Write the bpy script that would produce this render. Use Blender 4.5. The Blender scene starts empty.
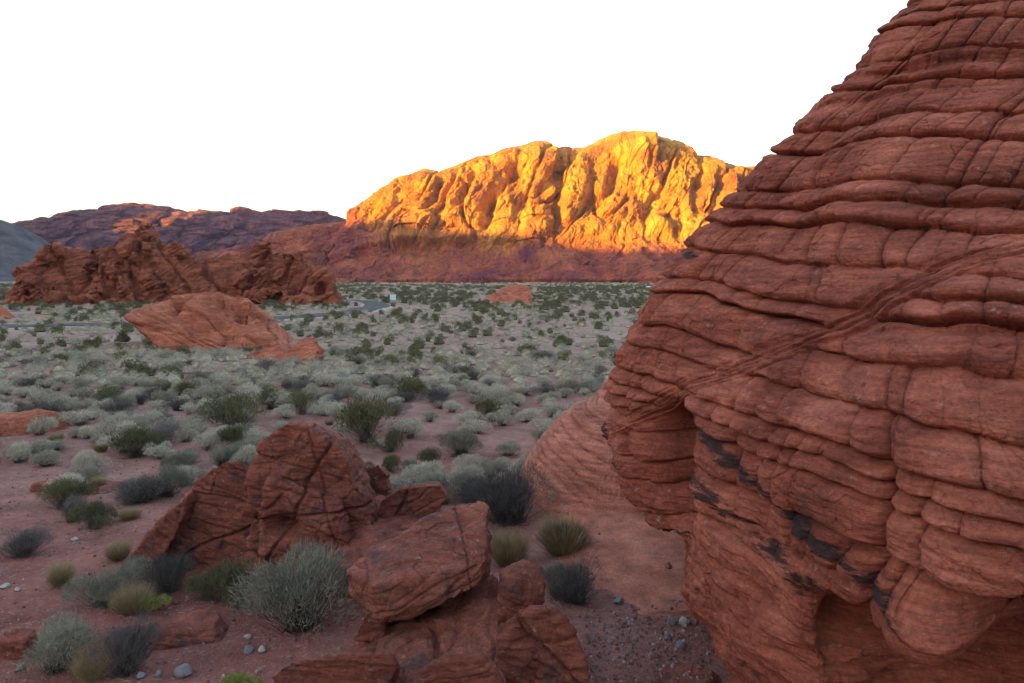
import bpy, bmesh, math, random
import numpy as np
from mathutils import Vector, Matrix

C = bpy.context.scene.collection
R = math.radians
F = 796.4          # focal length in pixels of the 1024 px wide frame
H = 4.0            # eye height
HZ = 278.0         # picture row of the horizon
rng = np.random.RandomState(11)
random.seed(5)

# ------------------------------------------------------------------ camera
cd = bpy.data.cameras.new('camera'); cam = bpy.data.objects.new('camera', cd); C.objects.link(cam)
cam.location = (0, 0, H); cam.rotation_euler = (R(90), 0, 0)
cd.lens = 28; cd.sensor_width = 36; cd.shift_y = -(341.5 - HZ) / 1024.0
cd.clip_start = 0.1; cd.clip_end = 9000
bpy.context.scene.camera = cam

# ------------------------------------------------------------------ light
SUN_EL = 5.0
SUN_AZ = 50.0      # the light travels towards +Y turned this many degrees to +X
w = bpy.data.worlds.new('World'); bpy.context.scene.world = w; w.use_nodes = True
wn = w.node_tree.nodes; wl = w.node_tree.links
bg = wn['Background']; sky = wn.new('ShaderNodeTexSky'); sky.sky_type = 'NISHITA'
sky.sun_disc = False; sky.sun_elevation = R(SUN_EL); sky.sun_rotation = R(180 + SUN_AZ)
sky.air_density = 1.0; sky.dust_density = 1.0; sky.ozone_density = 1.0
# thin bright cloud veil over the whole sky
tcw = wn.new('ShaderNodeTexCoord'); mpw = wn.new('ShaderNodeMapping'); mpw.inputs['Scale'].default_value = (1, 1, 4)
nzw = wn.new('ShaderNodeTexNoise'); nzw.inputs['Scale'].default_value = 1.6; nzw.inputs['Detail'].default_value = 5
rpw = wn.new('ShaderNodeValToRGB'); rpw.color_ramp.elements[0].position = 0.36; rpw.color_ramp.elements[0].color = (0.22, 0.24, 0.28, 1)
rpw.color_ramp.elements[1].position = 0.62; rpw.color_ramp.elements[1].color = (0.40, 0.39, 0.42, 1)
adw = wn.new('ShaderNodeMix'); adw.data_type = 'RGBA'; adw.blend_type = 'ADD'; adw.inputs[0].default_value = 1
wl.new(tcw.outputs['Generated'], mpw.inputs[0]); wl.new(mpw.outputs[0], nzw.inputs['Vector']); wl.new(nzw.outputs[0], rpw.inputs[0])
wl.new(sky.outputs[0], adw.inputs[6]); wl.new(rpw.outputs[0], adw.inputs[7])
wl.new(adw.outputs[2], bg.inputs[0]); bg.inputs[1].default_value = 0.15
sd = bpy.data.lights.new('sun', 'SUN'); sun = bpy.data.objects.new('sun', sd); C.objects.link(sun)
sd.energy = 5.0; sd.angle = R(0.5); sd.color = (1.0, 0.52, 0.02)
ldir = Vector((math.sin(R(SUN_AZ)) * math.cos(R(SUN_EL)), math.cos(R(SUN_AZ)) * math.cos(R(SUN_EL)), -math.sin(R(SUN_EL))))
sun.rotation_euler = ldir.to_track_quat('-Z', 'Y').to_euler(); sun.location = (-300, -300, 400)
vs = bpy.context.scene.view_settings
vs.view_transform = 'Standard'; vs.look = 'None'; vs.gamma = 1; vs.use_curve_mapping = False
vs.exposure = 2.36
cy = bpy.context.scene.cycles
cy.max_bounces = 5; cy.diffuse_bounces = 2; cy.volume_bounces = 0; cy.use_adaptive_sampling = True

# ------------------------------------------------------------------ noise
TB = rng.rand(32, 32, 32).astype(np.float32) * 2 - 1
def vn(p):
    i = np.floor(p); f = (p - i).astype(np.float32); i = i.astype(np.int32) & 31
    f = f * f * (3 - 2 * f); j = (i + 1) & 31
    x0, y0, z0 = i[..., 0], i[..., 1], i[..., 2]; x1, y1, z1 = j[..., 0], j[..., 1], j[..., 2]
    fx, fy, fz = f[..., 0], f[..., 1], f[..., 2]
    a = TB[x0, y0, z0] * (1 - fx) + TB[x1, y0, z0] * fx
    b = TB[x0, y1, z0] * (1 - fx) + TB[x1, y1, z0] * fx
    c = TB[x0, y0, z1] * (1 - fx) + TB[x1, y0, z1] * fx
    d = TB[x0, y1, z1] * (1 - fx) + TB[x1, y1, z1] * fx
    return (a * (1 - fy) + b * fy) * (1 - fz) + (c * (1 - fy) + d * fy) * fz
RM = np.array([[0.36, 0.48, -0.8], [-0.8, 0.6, 0.0], [0.48, 0.64, 0.6]])
def fbm(p, o=4, g=0.5):
    s = 0; a = 1.0; p = np.asarray(p, dtype=np.float64)
    for k in range(o):
        s = s + a * vn(p); p = p @ RM.T * 2.03 + 7.3; a *= g
    return s
def n3(x, y, z, o=1, g=0.5):
    x, y, z = np.broadcast_arrays(x, y, z)
    return fbm(np.stack([x, y, z], -1), o, g)
def sstep(a, b, x):
    t = np.clip((x - a) / (b - a), 0, 1); return t * t * (3 - 2 * t)
def facets(p, seed=0, k=0.9, step=0.35):
    """chipped-rock field: every cell of a jittered lattice is its own tilted plane; also the crease distance"""
    sh_ = p.shape[:-1]; p = p.reshape(-1, 3).astype(np.float32) + seed * 1.37
    i = np.floor(p).astype(np.int32); best = np.full(len(p), 9e9, np.float32); sec = best.copy(); val = np.zeros(len(p), np.float32)
    T = [TB, TB[::-1, ::-1], TB[:, ::-1, ::-1], TB.transpose(1, 2, 0), TB.transpose(2, 0, 1)[::-1], TB[::-1], TB.transpose(1, 0, 2)]
    for dx in (-1, 0, 1):
        for dy in (-1, 0, 1):
            for dz in (-1, 0, 1):
                c = i + np.array([dx, dy, dz]); m = c & 31; a, b, e = m[:, 0], m[:, 1], m[:, 2]
                q = p - c - 0.5 - 0.45 * np.stack([T[0][a, b, e], T[1][a, b, e], T[2][a, b, e]], 1)
                dd = (q * q).sum(1); v = k * (q[:, 0] * T[3][a, b, e] + q[:, 1] * T[4][a, b, e] + q[:, 2] * T[5][a, b, e]) + step * T[6][a, b, e]
                cl = dd < best; sec = np.where(cl, best, np.minimum(sec, dd)); val = np.where(cl, v, val); best = np.where(cl, dd, best)
    return val.reshape(sh_), (np.sqrt(sec) - np.sqrt(best)).reshape(sh_)
def layers(h, bounds):
    i = np.clip(np.searchsorted(bounds, h) - 1, 0, len(bounds) - 2)
    lo = bounds[i]; th = bounds[i + 1] - lo
    return i, h - lo, th
def rnd_bounds(lo, hi, a, b, seed):
    r = np.random.RandomState(seed); v = [lo]
    while v[-1] < hi: v.append(v[-1] + a + (b - a) * r.rand() ** 1.6)
    return np.array(v)

# ------------------------------------------------------------------ object helpers
def W(px, py, Y):
    return Vector(((px - 512) * Y / F, Y, H - (py - HZ) * Y / F))
def tag(o, label=None, cat=None, group=None, kind=None):
    if label: o['label'] = label
    if cat: o['category'] = cat
    if group: o['group'] = group
    if kind: o['kind'] = kind
    return o
def mesh_np(name, V, Fc, mat, parent=None, smooth=True, loc=None, attrs=None):
    V = np.asarray(V, dtype=np.float32); Fc = np.asarray(Fc, dtype=np.int32)
    me = bpy.data.meshes.new(name); k = Fc.shape[1]
    me.vertices.add(len(V)); me.vertices.foreach_set('co', V.ravel())
    me.loops.add(Fc.size); me.loops.foreach_set('vertex_index', Fc.ravel())
    me.polygons.add(len(Fc)); me.polygons.foreach_set('loop_start', np.arange(0, Fc.size, k, dtype=np.int32))
    me.polygons.foreach_set('use_smooth', np.full(len(Fc), smooth))
    me.update(); me.validate()
    for an, av in (attrs or {}).items():
        at = me.attributes.new(an, 'FLOAT', 'POINT'); at.data.foreach_set('value', np.asarray(av, dtype=np.float32).ravel())
    if mat: me.materials.append(mat)
    o = bpy.data.objects.new(name, me); C.objects.link(o)
    if parent: o.parent = parent
    if loc is not None: o.location = loc
    return o
def grid_faces(n, m, wrap=False):
    i = np.arange(n - 1)[:, None]; j = np.arange(m if wrap else m - 1)[None, :]; j2 = (j + 1) % m
    return np.stack([i * m + j, i * m + j2, (i + 1) * m + j2, (i + 1) * m + j], -1).reshape(-1, 4)
def gnormals(P, wrap=False):
    du = np.gradient(P, axis=1) if not wrap else (np.roll(P, -1, 1) - np.roll(P, 1, 1))
    dv = np.gradient(P, axis=0)
    n = np.cross(du, dv); return n / (np.linalg.norm(n, axis=-1, keepdims=True) + 1e-9)

# ------------------------------------------------------------------ materials
def newmat(name, rough=0.9):
    m = bpy.data.materials.new(name); m.use_nodes = True
    nt = m.node_tree; b = nt.nodes['Principled BSDF']; b.inputs['Roughness'].default_value = rough
    b.inputs['Specular IOR Level'].default_value = 0.25
    return m, nt, b
def tex(nt, kind='Noise', scale=1, detail=4, rough=0.6, coord=None, **k):
    t = nt.nodes.new('ShaderNodeTex' + kind); t.inputs['Scale'].default_value = scale
    if kind == 'Noise': t.inputs['Detail'].default_value = detail; t.inputs['Roughness'].default_value = rough
    if coord: nt.links.new(coord, t.inputs['Vector'])
    return t
def ramp(nt, inp, stops):
    r = nt.nodes.new('ShaderNodeValToRGB'); e = r.color_ramp.elements
    for i, (p, c) in enumerate(stops):
        el = e[i] if i < 2 else e.new(p)
        el.position = p; el.color = (c[0], c[1], c[2], 1) if not np.isscalar(c) else (c, c, c, 1)
    nt.links.new(inp, r.inputs[0]); return r
def mix(nt, fac, a, b, mode='MIX'):
    m = nt.nodes.new('ShaderNodeMix'); m.data_type = 'RGBA'; m.blend_type = mode
    for s, v in ((0, fac), (6, a), (7, b)):
        if hasattr(v, 'links') or isinstance(v, bpy.types.NodeSocket): nt.links.new(v, m.inputs[s])
        else: m.inputs[s].default_value = v if s == 0 else (*v, 1)
    return m.outputs[2]
def coords(nt, scale=(1, 1, 1), rot=(0, 0, 0), src='Object'):
    tc = nt.nodes.new('ShaderNodeTexCoord'); mp = nt.nodes.new('ShaderNodeMapping')
    if src == 'World':
        g = nt.nodes.new('ShaderNodeNewGeometry'); nt.links.new(g.outputs['Position'], mp.inputs[0])
    else: nt.links.new(tc.outputs[src], mp.inputs[0])
    mp.inputs['Scale'].default_value = scale; mp.inputs['Rotation'].default_value = rot
    return mp.outputs[0]
def bump(nt, b, h, dist, strength=1.0, prev=None):
    n = nt.nodes.new('ShaderNodeBump'); n.inputs['Distance'].default_value = dist; n.inputs['Strength'].default_value = strength
    nt.links.new(h, n.inputs['Height'])
    if prev: nt.links.new(prev, n.inputs['Normal'])
    nt.links.new(n.outputs[0], b.inputs['Normal']); return n.outputs[0]

def rock_mat(name, c1, c2, c3, s=1.0, varnish=0.0, attr=False, strat=(1, 1, 9), rot=(0, 0, 0), pale=(0.50, 0.30, 0.24), bumpd=0.012, speck=True):
    m, nt, b = newmat(name, 0.88)
    co = coords(nt); cs = coords(nt, strat, rot)
    n1 = tex(nt, scale=1.3 * s, detail=6, coord=co); n2 = tex(nt, scale=2.2 * s, detail=5, coord=cs)
    n3_ = tex(nt, scale=26 * s, detail=5, rough=0.7, coord=co)
    base = ramp(nt, n1.outputs[0], [(0.3, c1), (0.5, c2), (0.72, c3)]).outputs[0]
    st = ramp(nt, n2.outputs[0], [(0.34, 0.55), (0.52, 1.0), (0.68, 1.35)]).outputs[0]
    base = mix(nt, 0.8, base, st, 'MULTIPLY')
    fine = ramp(nt, n3_.outputs[0], [(0.3, 0.6), (0.7, 1.4)]).outputs[0]
    base = mix(nt, 0.8, base, fine, 'MULTIPLY')
    if speck:
        v = tex(nt, scale=9 * s, detail=3, rough=0.75, coord=co)
        base = mix(nt, ramp(nt, v.outputs[0], [(0.62, 0.0), (0.72, 0.55)]).outputs[0], base, pale)
    if varnish or attr:
        v = tex(nt, scale=(4.5 if attr else 2.6) * s, detail=6, rough=0.72, coord=(coords(nt, (0.6, 0.6, 3.0)) if attr else co))
        if attr:
            a = nt.nodes.new('ShaderNodeAttribute'); a.attribute_name = 'varnish'
            ad = nt.nodes.new('ShaderNodeMath'); ad.operation = 'MULTIPLY_ADD'; ad.inputs[1].default_value = 0.55; ad.inputs[2].default_value = 0.0
            nt.links.new(a.outputs['Fac'], ad.inputs[0])
            ad2 = nt.nodes.new('ShaderNodeMath'); ad2.operation = 'ADD'; nt.links.new(ad.outputs[0], ad2.inputs[0]); nt.links.new(v.outputs[0], ad2.inputs[1])
            fac = ramp(nt, ad2.outputs[0], [(0.80, 0.0), (0.90, 0.9)]).outputs[0]
        else:
            fac = ramp(nt, v.outputs[0], [(0.64 - varnish * 0.34, 0.0), (0.74 - varnish * 0.34, 0.72)]).outputs[0]
        base = mix(nt, fac, base, (0.026, 0.020, 0.024) if attr else (0.05, 0.035, 0.04))
    nt.links.new(base, b.inputs['Base Color'])
    g1 = tex(nt, scale=14 * s, detail=8, rough=0.7, coord=cs)
    p = bump(nt, b, g1.outputs[0], bumpd * 2.2)
    g2 = tex(nt, scale=60 * s, detail=4, rough=0.7, coord=co)
    bump(nt, b, g2.outputs[0], bumpd * 0.7, prev=p)
    return m

RED1, RED2, RED3 = (0.19, 0.050, 0.035), (0.34, 0.094, 0.060), (0.49, 0.158, 0.105)
M_giant = rock_mat('giant_rock_sandstone', RED1, RED2, RED3, attr=True, strat=(1, 1, 10))
M_dome = rock_mat('dome_sandstone', (0.31, 0.105, 0.07), (0.42, 0.150, 0.105), (0.50, 0.205, 0.15), varnish=0.1, strat=(1, 1, 9), rot=(R(12), R(16), 0))
M_bould = rock_mat('boulder_sandstone', (0.17, 0.050, 0.036), (0.26, 0.080, 0.056), (0.34, 0.125, 0.09), s=1.4, varnish=0.35, strat=(1, 1, 7), rot=(R(10), R(-25), 0))
M_slab = rock_mat('slab_sandstone', (0.30, 0.085, 0.05), (0.42, 0.13, 0.075), (0.50, 0.18, 0.11), s=0.35, strat=(1, 1, 8), rot=(0, R(-14), 0), bumpd=0.05)
M_crop = rock_mat('outcrop_sandstone', (0.17, 0.052, 0.030), (0.32, 0.095, 0.052), (0.45, 0.150, 0.085), s=0.16, varnish=0.2, strat=(1, 1, 5), rot=(0, R(-35), 0), bumpd=0.12)
M_mount = rock_mat('mountain_sandstone', (0.24, 0.080, 0.045), (0.52, 0.21, 0.035), (0.62, 0.32, 0.045), s=0.022, varnish=0.25, strat=(1.6, 1, 0.45), rot=(0, R(24), 0), bumpd=1.3, pale=(0.6, 0.36, 0.10))
M_range = rock_mat('range_sandstone', (0.14, 0.055, 0.078), (0.27, 0.108, 0.122), (0.47, 0.20, 0.15), s=0.040, varnish=0.45, strat=(1.8, 1, 0.4), bumpd=4.0, pale=(0.36, 0.2, 0.18))  # haze purple and dark crevice streaks are put into the colour
M_grey = rock_mat('grey_hill', (0.07, 0.063, 0.066), (0.10, 0.09, 0.093), (0.14, 0.125, 0.12), s=0.02, strat=(1, 1, 3), bumpd=1.0, pale=(0.22, 0.2, 0.19))

def talus_and_shade_tint(m, z0, z1, wob, col):
    """redder talus under the cliffs, with the purple of shaded slopes painted in; uneven top"""
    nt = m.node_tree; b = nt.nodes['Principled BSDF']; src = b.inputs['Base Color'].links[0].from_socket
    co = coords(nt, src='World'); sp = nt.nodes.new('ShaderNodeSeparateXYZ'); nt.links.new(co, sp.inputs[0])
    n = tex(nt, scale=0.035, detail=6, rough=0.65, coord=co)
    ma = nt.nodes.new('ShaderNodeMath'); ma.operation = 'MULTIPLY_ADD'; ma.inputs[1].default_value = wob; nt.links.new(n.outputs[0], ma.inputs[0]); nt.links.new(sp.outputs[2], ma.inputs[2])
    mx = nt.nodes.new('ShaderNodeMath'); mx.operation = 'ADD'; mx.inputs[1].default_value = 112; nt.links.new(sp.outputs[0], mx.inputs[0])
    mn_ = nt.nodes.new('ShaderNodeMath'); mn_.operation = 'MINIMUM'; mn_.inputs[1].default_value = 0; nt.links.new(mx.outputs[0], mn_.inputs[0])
    ma3 = nt.nodes.new('ShaderNodeMath'); ma3.operation = 'MULTIPLY_ADD'; ma3.inputs[1].default_value = 1.3; nt.links.new(mn_.outputs[0], ma3.inputs[0]); nt.links.new(ma.outputs[0], ma3.inputs[2]); ma = ma3  # lifts the painted shade tint over the shaded left flank
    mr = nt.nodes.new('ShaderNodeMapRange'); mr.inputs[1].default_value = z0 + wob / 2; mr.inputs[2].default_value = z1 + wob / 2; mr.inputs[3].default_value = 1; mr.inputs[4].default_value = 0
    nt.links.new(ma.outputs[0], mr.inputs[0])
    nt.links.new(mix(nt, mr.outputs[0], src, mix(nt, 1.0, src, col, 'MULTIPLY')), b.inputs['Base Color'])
talus_and_shade_tint(M_mount, 22, 44, 46, (0.66, 0.45, 1.5))  # red talus plus purple shade painted into the lower slopes
def ground_mat():
    m, nt, b = newmat('desert_ground', 0.95)
    co = coords(nt, src='World')
    a = tex(nt, scale=0.16, detail=6, coord=co); f = tex(nt, scale=7, detail=8, rough=0.75, coord=co)
    base = ramp(nt, a.outputs[0], [(0.36, (0.21, 0.070, 0.056)), (0.52, (0.265, 0.103, 0.086)), (0.68, (0.31, 0.15, 0.13))]).outputs[0]
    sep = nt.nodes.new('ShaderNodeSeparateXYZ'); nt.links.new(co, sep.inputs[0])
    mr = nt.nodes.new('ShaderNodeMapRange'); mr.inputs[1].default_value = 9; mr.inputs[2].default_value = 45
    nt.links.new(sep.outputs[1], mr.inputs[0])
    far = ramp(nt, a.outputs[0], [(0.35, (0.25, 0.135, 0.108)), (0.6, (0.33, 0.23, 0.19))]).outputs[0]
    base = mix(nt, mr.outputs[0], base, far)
    md_ = tex(nt, scale=1.1, detail=7, rough=0.7, coord=co); base = mix(nt, 0.75, base, ramp(nt, md_.outputs[0], [(0.36, 0.68), (0.5, 1.0), (0.64, 1.28)]).outputs[0], 'MULTIPLY')
    base = mix(nt, 0.8, base, ramp(nt, f.outputs[0], [(0.3, 0.62), (0.7, 1.3)]).outputs[0], 'MULTIPLY')
    peb = tex(nt, 'Voronoi', scale=30, coord=co)
    pm = ramp(nt, peb.outputs['Color'], [(0.80, 0.0), (0.86, 0.6)]).outputs[0]
    base = mix(nt, pm, base, (0.26, 0.22, 0.22))
    nt.links.new(base, b.inputs['Base Color'])
    p = bump(nt, b, f.outputs[0], 0.035); bump(nt, b, peb.outputs['Distance'], 0.012, prev=p)
    return m
M_ground = ground_mat()

def leaf_mat(name, c1, c2, c3, trans=0.0, s=9):
    m, nt, b = newmat(name, 0.8); b.inputs['Specular IOR Level'].default_value = 0.15
    co = coords(nt); oi = nt.nodes.new('ShaderNodeObjectInfo')
    n = tex(nt, scale=s, detail=2, coord=co)
    ad = nt.nodes.new('ShaderNodeMath'); ad.operation = 'MULTIPLY_ADD'; ad.inputs[1].default_value = 0.4; ad.use_clamp = True
    nt.links.new(oi.outputs['Random'], ad.inputs[0])
    sb = nt.nodes.new('ShaderNodeMath'); sb.operation = 'SUBTRACT'; sb.inputs[1].default_value = 0.2
    nt.links.new(n.outputs[0], sb.inputs[0]); nt.links.new(sb.outputs[0], ad.inputs[2])
    nt.links.new(ramp(nt, ad.outputs[0], [(0.22, c1), (0.5, c2), (0.78, c3)]).outputs[0], b.inputs['Base Color'])
    return m
M_leaf = {
    'grey': leaf_mat('grey_leaves', (0.15, 0.145, 0.115), (0.25, 0.24, 0.19), (0.36, 0.34, 0.275)),
    'silver': leaf_mat('pale_leaves_brightened', (0.25, 0.23, 0.18), (0.39, 0.36, 0.29), (0.52, 0.48, 0.39)),  # pale leaves brightened for near shrubs, to offset their self-shading
    'pale': leaf_mat('pale_leaves', (0.16, 0.14, 0.105), (0.27, 0.235, 0.18), (0.40, 0.35, 0.275)),
    'green': leaf_mat('olive_leaves', (0.060, 0.062, 0.030), (0.100, 0.098, 0.050), (0.15, 0.14, 0.08)),
    'dark': leaf_mat('dark_twigs', (0.06, 0.055, 0.055), (0.11, 0.10, 0.10), (0.17, 0.155, 0.15)),
    'straw': leaf_mat('straw_blades', (0.16, 0.12, 0.06), (0.26, 0.20, 0.11), (0.36, 0.29, 0.18)),
    'lime': leaf_mat('yellow_green_leaves', (0.13, 0.14, 0.04), (0.22, 0.22, 0.06), (0.32, 0.31, 0.10)),
}
M_stem = leaf_mat('woody_stems', (0.05, 0.04, 0.038), (0.09, 0.075, 0.07), (0.13, 0.11, 0.10))

def plain(name, c, rough=0.7, nz=0.2, s=8):
    m, nt, b = newmat(name, rough); n = tex(nt, scale=s, detail=5, coord=coords(nt))
    nt.links.new(mix(nt, 1.0, c, ramp(nt, n.outputs[0], [(0.3, 1 - nz), (0.7, 1 + nz)]).outputs[0], 'MULTIPLY'), b.inputs['Base Color'])
    bump(nt, b, n.outputs[0], 0.01)
    return m

# ------------------------------------------------------------------ terrain
def terr(x, y):
    x = np.asarray(x, float); y = np.asarray(y, float)
    d = np.hypot(x, y)
    z = 0.10 * n3(x * 0.22, y * 0.22, 3.3, 3) + 0.03 * n3(x * 1.7, y * 1.7, 1.1, 3)
    z = z + sstep(40, 200, d) * 0.5 * n3(x * 0.02, y * 0.02, 8.8, 3)
    return z
def tz(x, y): return float(terr(x, y))
NR, NA = 420, 520
rr = np.concatenate([np.linspace(0.5, 30, 230), np.geomspace(30.2, 2600, 190)])
aa = np.linspace(0, 2 * math.pi, NA, endpoint=False)
# finer in front of the camera
aa = aa + 0.75 * np.sin(2 * (aa - math.pi / 2)) * -0.5 * 0.9
A2, R2 = np.meshgrid(aa, rr); GX = R2 * np.cos(A2); GY = R2 * np.sin(A2)
GZ = terr(GX, GY); P = np.stack([GX, GY, GZ], -1)
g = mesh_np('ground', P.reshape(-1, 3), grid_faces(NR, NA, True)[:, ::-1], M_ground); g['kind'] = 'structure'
print('ground')

# ------------------------------------------------------------------ mountains (curtain surfaces swept along X)
def interp(pts, x):
    a = np.array(pts, float); return np.interp(x, a[:, 0], a[:, 1])
def smooth1(a, k):
    ker = np.hanning(k + 2)[1:-1]; ker /= ker.sum(); return np.convolve(np.pad(a, k, mode='edge'), ker, 'same')[k:-k]

def mountain(name, mat, sil, Yr, Yb, prof, nu, nv, x0, x1, disp, zb=-3.0, back=220, jag=0):
    """sil: outline rows at ridge distance Yr; prof: (v, forward share, height share)"""
    X = np.linspace(x0, x1, nu)
    px = 512 + X * F / Yr
    zt = H + (HZ - interp(sil, px)) * Yr / F
    if jag: zt = zt + jag * (0.45 * n3(X * 0.03, 4.4, 1.2, 2) + 0.8 * np.abs(n3(X * 0.055, 7.4, 1.2, 3, 0.7)) - 0.2)
    v = np.linspace(0, 1, nv)
    pr = np.array(prof)
    fy = np.interp(v, pr[:, 0], pr[:, 1]); fz = np.interp(v, pr[:, 0], pr[:, 2])
    k = max(3, nv // 40); fy = smooth1(fy, k); fz = smooth1(fz, k); fz[0] = min(fz[0], 0)
    Xg = np.broadcast_to(X, (nv, nu)).copy()
    Yg = Yb + (Yr - Yb) * fy[:, None] + 0 * Xg
    Zg = zb + (zt[None, :] - zb) * fz[:, None]
    # rear slope
    nb = 14; vb = np.linspace(0, 1, nb + 1)[1:]
    Xb = np.broadcast_to(X, (nb, nu)); Yb2 = Yr + (Yg[-1] - Yr)[None, :] + back * vb[:, None] + 0 * Xb
    Zb2 = zb + (zt[None, :] - zb) * (1 - vb[:, None] ** 1.3)
    P = np.concatenate([np.stack([Xg, Yg, Zg], -1), np.stack([Xb, Yb2, Zb2], -1)], 0)
    N = gnormals(P); N = np.where((N[..., 1:2] > 0) & (N[..., 2:3] < 0.2), -N, N)
    hs = np.clip((P[..., 2] - zb) / (zt[None, :] - zb + 1e-6), 0, 1)
    N[..., 2] *= 0.45; P = P + N * (disp(P, hs) * (1 - 0.72 * sstep(0.86, 1.0, hs)))[..., None]
    o = mesh_np(name, P.reshape(-1, 3), grid_faces(P.shape[0], nu), mat, smooth=False)
    o['kind'] = 'structure'
    return o

def disp_main(P, hs):
    x, y, z = P[..., 0], P[..., 1], P[..., 2]
    wx = x + 10 * n3(x / 60, y / 60, z / 60, 3)
    q = wx - 0.42 * z                      # ribs lean to the upper right
    cl = sstep(0.22, 0.42, hs)
    bil = lambda v: np.minimum(np.abs(v) * 2.6, 1.0) ** 0.8
    r1 = bil(n3(q / 36, y / 160, z / 120, 2, 0.4)); r2 = bil(n3(q / 15, y / 60, z / 55 + 5, 2, 0.4)); r3 = bil(n3(q / 6.5, y / 40, z / 22 + 9, 2, 0.5))
    fv, fe = facets(np.stack([q / 8, y / 14, z / 32], -1) + 0.3 * n3(x / 8, y / 8, z / 8, 2)[..., None], 3)
    fv2, fe2 = facets(np.stack([q / 3.4, y / 6, z / 8], -1), 5)
    d = cl * (13.0 * r1 + 4.5 * r2 + 1.5 * r3) + (1.1 - 0.5 * cl) * (2.6 * fv + 1.2 * fv2) - cl * 2.0 * np.exp(-(fe / 0.07) ** 2) - 9 * cl * np.exp(-(n3(q / 42, 3.0, z / 140, 2, 0.5) / 0.055) ** 2)
    bed = n3(x / 50, y / 50, (z - 0.25 * x) / 7.0, 2)
    d = d + 1.5 * bed * (0.3 + cl)
    d = d + (2.2 + 0.6 * cl) * n3(x / 9, y / 9, z / 12, 4, 0.6)
    d = d + 3.0 * (1 - sstep(7.5, 9.5, z + 3 * n3(x / 30, 2.0, 1.0, 3))) * sstep(1, 3, z) + (1 - cl) * (6.5 * n3(q / 22, y / 30, z / 18, 4, 0.55))
    # low ledges of darker cliff above the foot
    for (xc, zc, wd, hh, am) in ((-60, 52, 34, 22, 7), (-95, 48, 25, 20, 7), (10, 40, 30, 12, 5), (-10, 36, 14, 14, 4)):
        d = d + am * np.exp(-((x - xc) / wd) ** 2) * sstep(zc - hh, zc - hh + 6, z) * (1 - sstep(zc, zc + 4, z))
    # named gullies: x at foot of the cliff, lean, width, depth
    for (xc, le, wd, dep, z0, z1) in ((36, 0.10, 5, 13, 38, 118), (21, 0.75, 8, 11, 70, 140), (-22, 0.12, 5, 14, 42, 78), (0, 0.25, 8, 10, 75, 105),
                                       (75, 0.45, 5, 8, 60, 110), (155, 0.3, 4, 8, 55, 100), (172, 0.35, 5, 9, 55, 105), (-75, 0.5, 4, 7, 60, 95), (-52, 0.5, 4, 7, 60, 105), (110, 0.5, 4, 6, 50, 90)):
        xx = xc + le * (z - z0) + 3 * n3(z / 14, xc, 2.2, 3)
        d = d - 1.5 * dep * np.exp(-((x - xx) / wd) ** 2) * sstep(z0 - 4, z0 + 10, z) * (1 - sstep(z1 - 14, z1 + 6, z))
    # the big shoulder that drops off to the right below the summit
    sh = sstep(60, 120, x) * (1 - sstep(126, 131, x - 0.1 * (z - 120))) * sstep(100, 112, z)
    d = d + 16 * sh
    return d
SIL_MAIN = [(150, 276), (200, 262), (240, 250), (280, 240), (310, 231), (325, 226), (340, 223), (354, 224), (361, 208), (366, 200), (378, 192), (392, 182), (400, 178), (415, 176), (424, 171), (440, 172), (452, 167), (462, 163), (478, 158), (492, 156), (505, 150), (520, 147),
            (535, 142), (545, 143), (556, 150), (570, 148), (585, 147), (600, 141), (612, 137), (625, 135), (640, 135), (652, 137), (668, 140), (680, 143), (684, 152), (692, 157), (708, 158), (716, 163), (735, 167), (760, 167), (800, 172), (860, 190), (950, 230), (1000, 260)]
PROF_MAIN = [(0, 0.0, 0.0), (0.03, 0.02, 0.055), (0.08, 0.10, 0.075), (0.30, 0.42, 0.27), (0.36, 0.46, 0.36), (0.42, 0.52, 0.41), (0.80, 0.76, 0.84), (0.93, 0.90, 0.955), (1, 1.0, 1.0)]
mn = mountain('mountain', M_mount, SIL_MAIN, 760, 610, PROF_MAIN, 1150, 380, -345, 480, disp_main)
tag(mn, 'massive red sandstone mountain with golden sunlit upper cliffs', 'mountain')

def disp_range(P, hs):
    x, y, z = P[..., 0], P[..., 1], P[..., 2]
    cl = sstep(0.1, 0.35, hs)
    wx = x + 16 * n3(x / 90, y / 90, z / 60, 3)
    bil = lambda v: np.minimum(np.abs(v) * 2.6, 1.0) ** 0.8
    r1 = bil(n3(wx / 55, y / 220, z / 160, 2, 0.4)); r2 = bil(n3(wx / 20, y / 90, z / 60 + 5, 2, 0.4))
    fv, fe = facets(np.stack([wx / 13, y / 20, z / 24], -1), 8); fv2, fe2 = facets(np.stack([wx / 6, y / 10, z / 9], -1), 9)
    r3 = bil(n3(wx / 9, y / 60, z / 30 + 5, 2, 0.5))
    return cl * (22 * r1 + 15 * r2 + 6 * r3) + 9 * fv + 4 * fv2 - 5 * cl * np.exp(-(fe / 0.07) ** 2) + 3.0 * n3(x / 14, y / 14, z / 12, 4, 0.6) + 2 * n3(x / 60, y / 60, z / 10, 2) * cl
SIL_RANGE = [(-200, 232), (-60, 238), (10, 240), (22, 236), (45, 233), (58, 226), (66, 223), (78, 224), (86, 221), (95, 216), (104, 213), (112, 215), (124, 212), (140, 213), (152, 210), (163, 210), (172, 213), (188, 217), (200, 214), (216, 213), (226, 217), (238, 218), (252, 217), (262, 216), (272, 214), (282, 218),
             (296, 218), (306, 216), (312, 212), (318, 217), (330, 219), (345, 224), (352, 221), (362, 218), (380, 214), (420, 205), (500, 205), (600, 230)]
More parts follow.
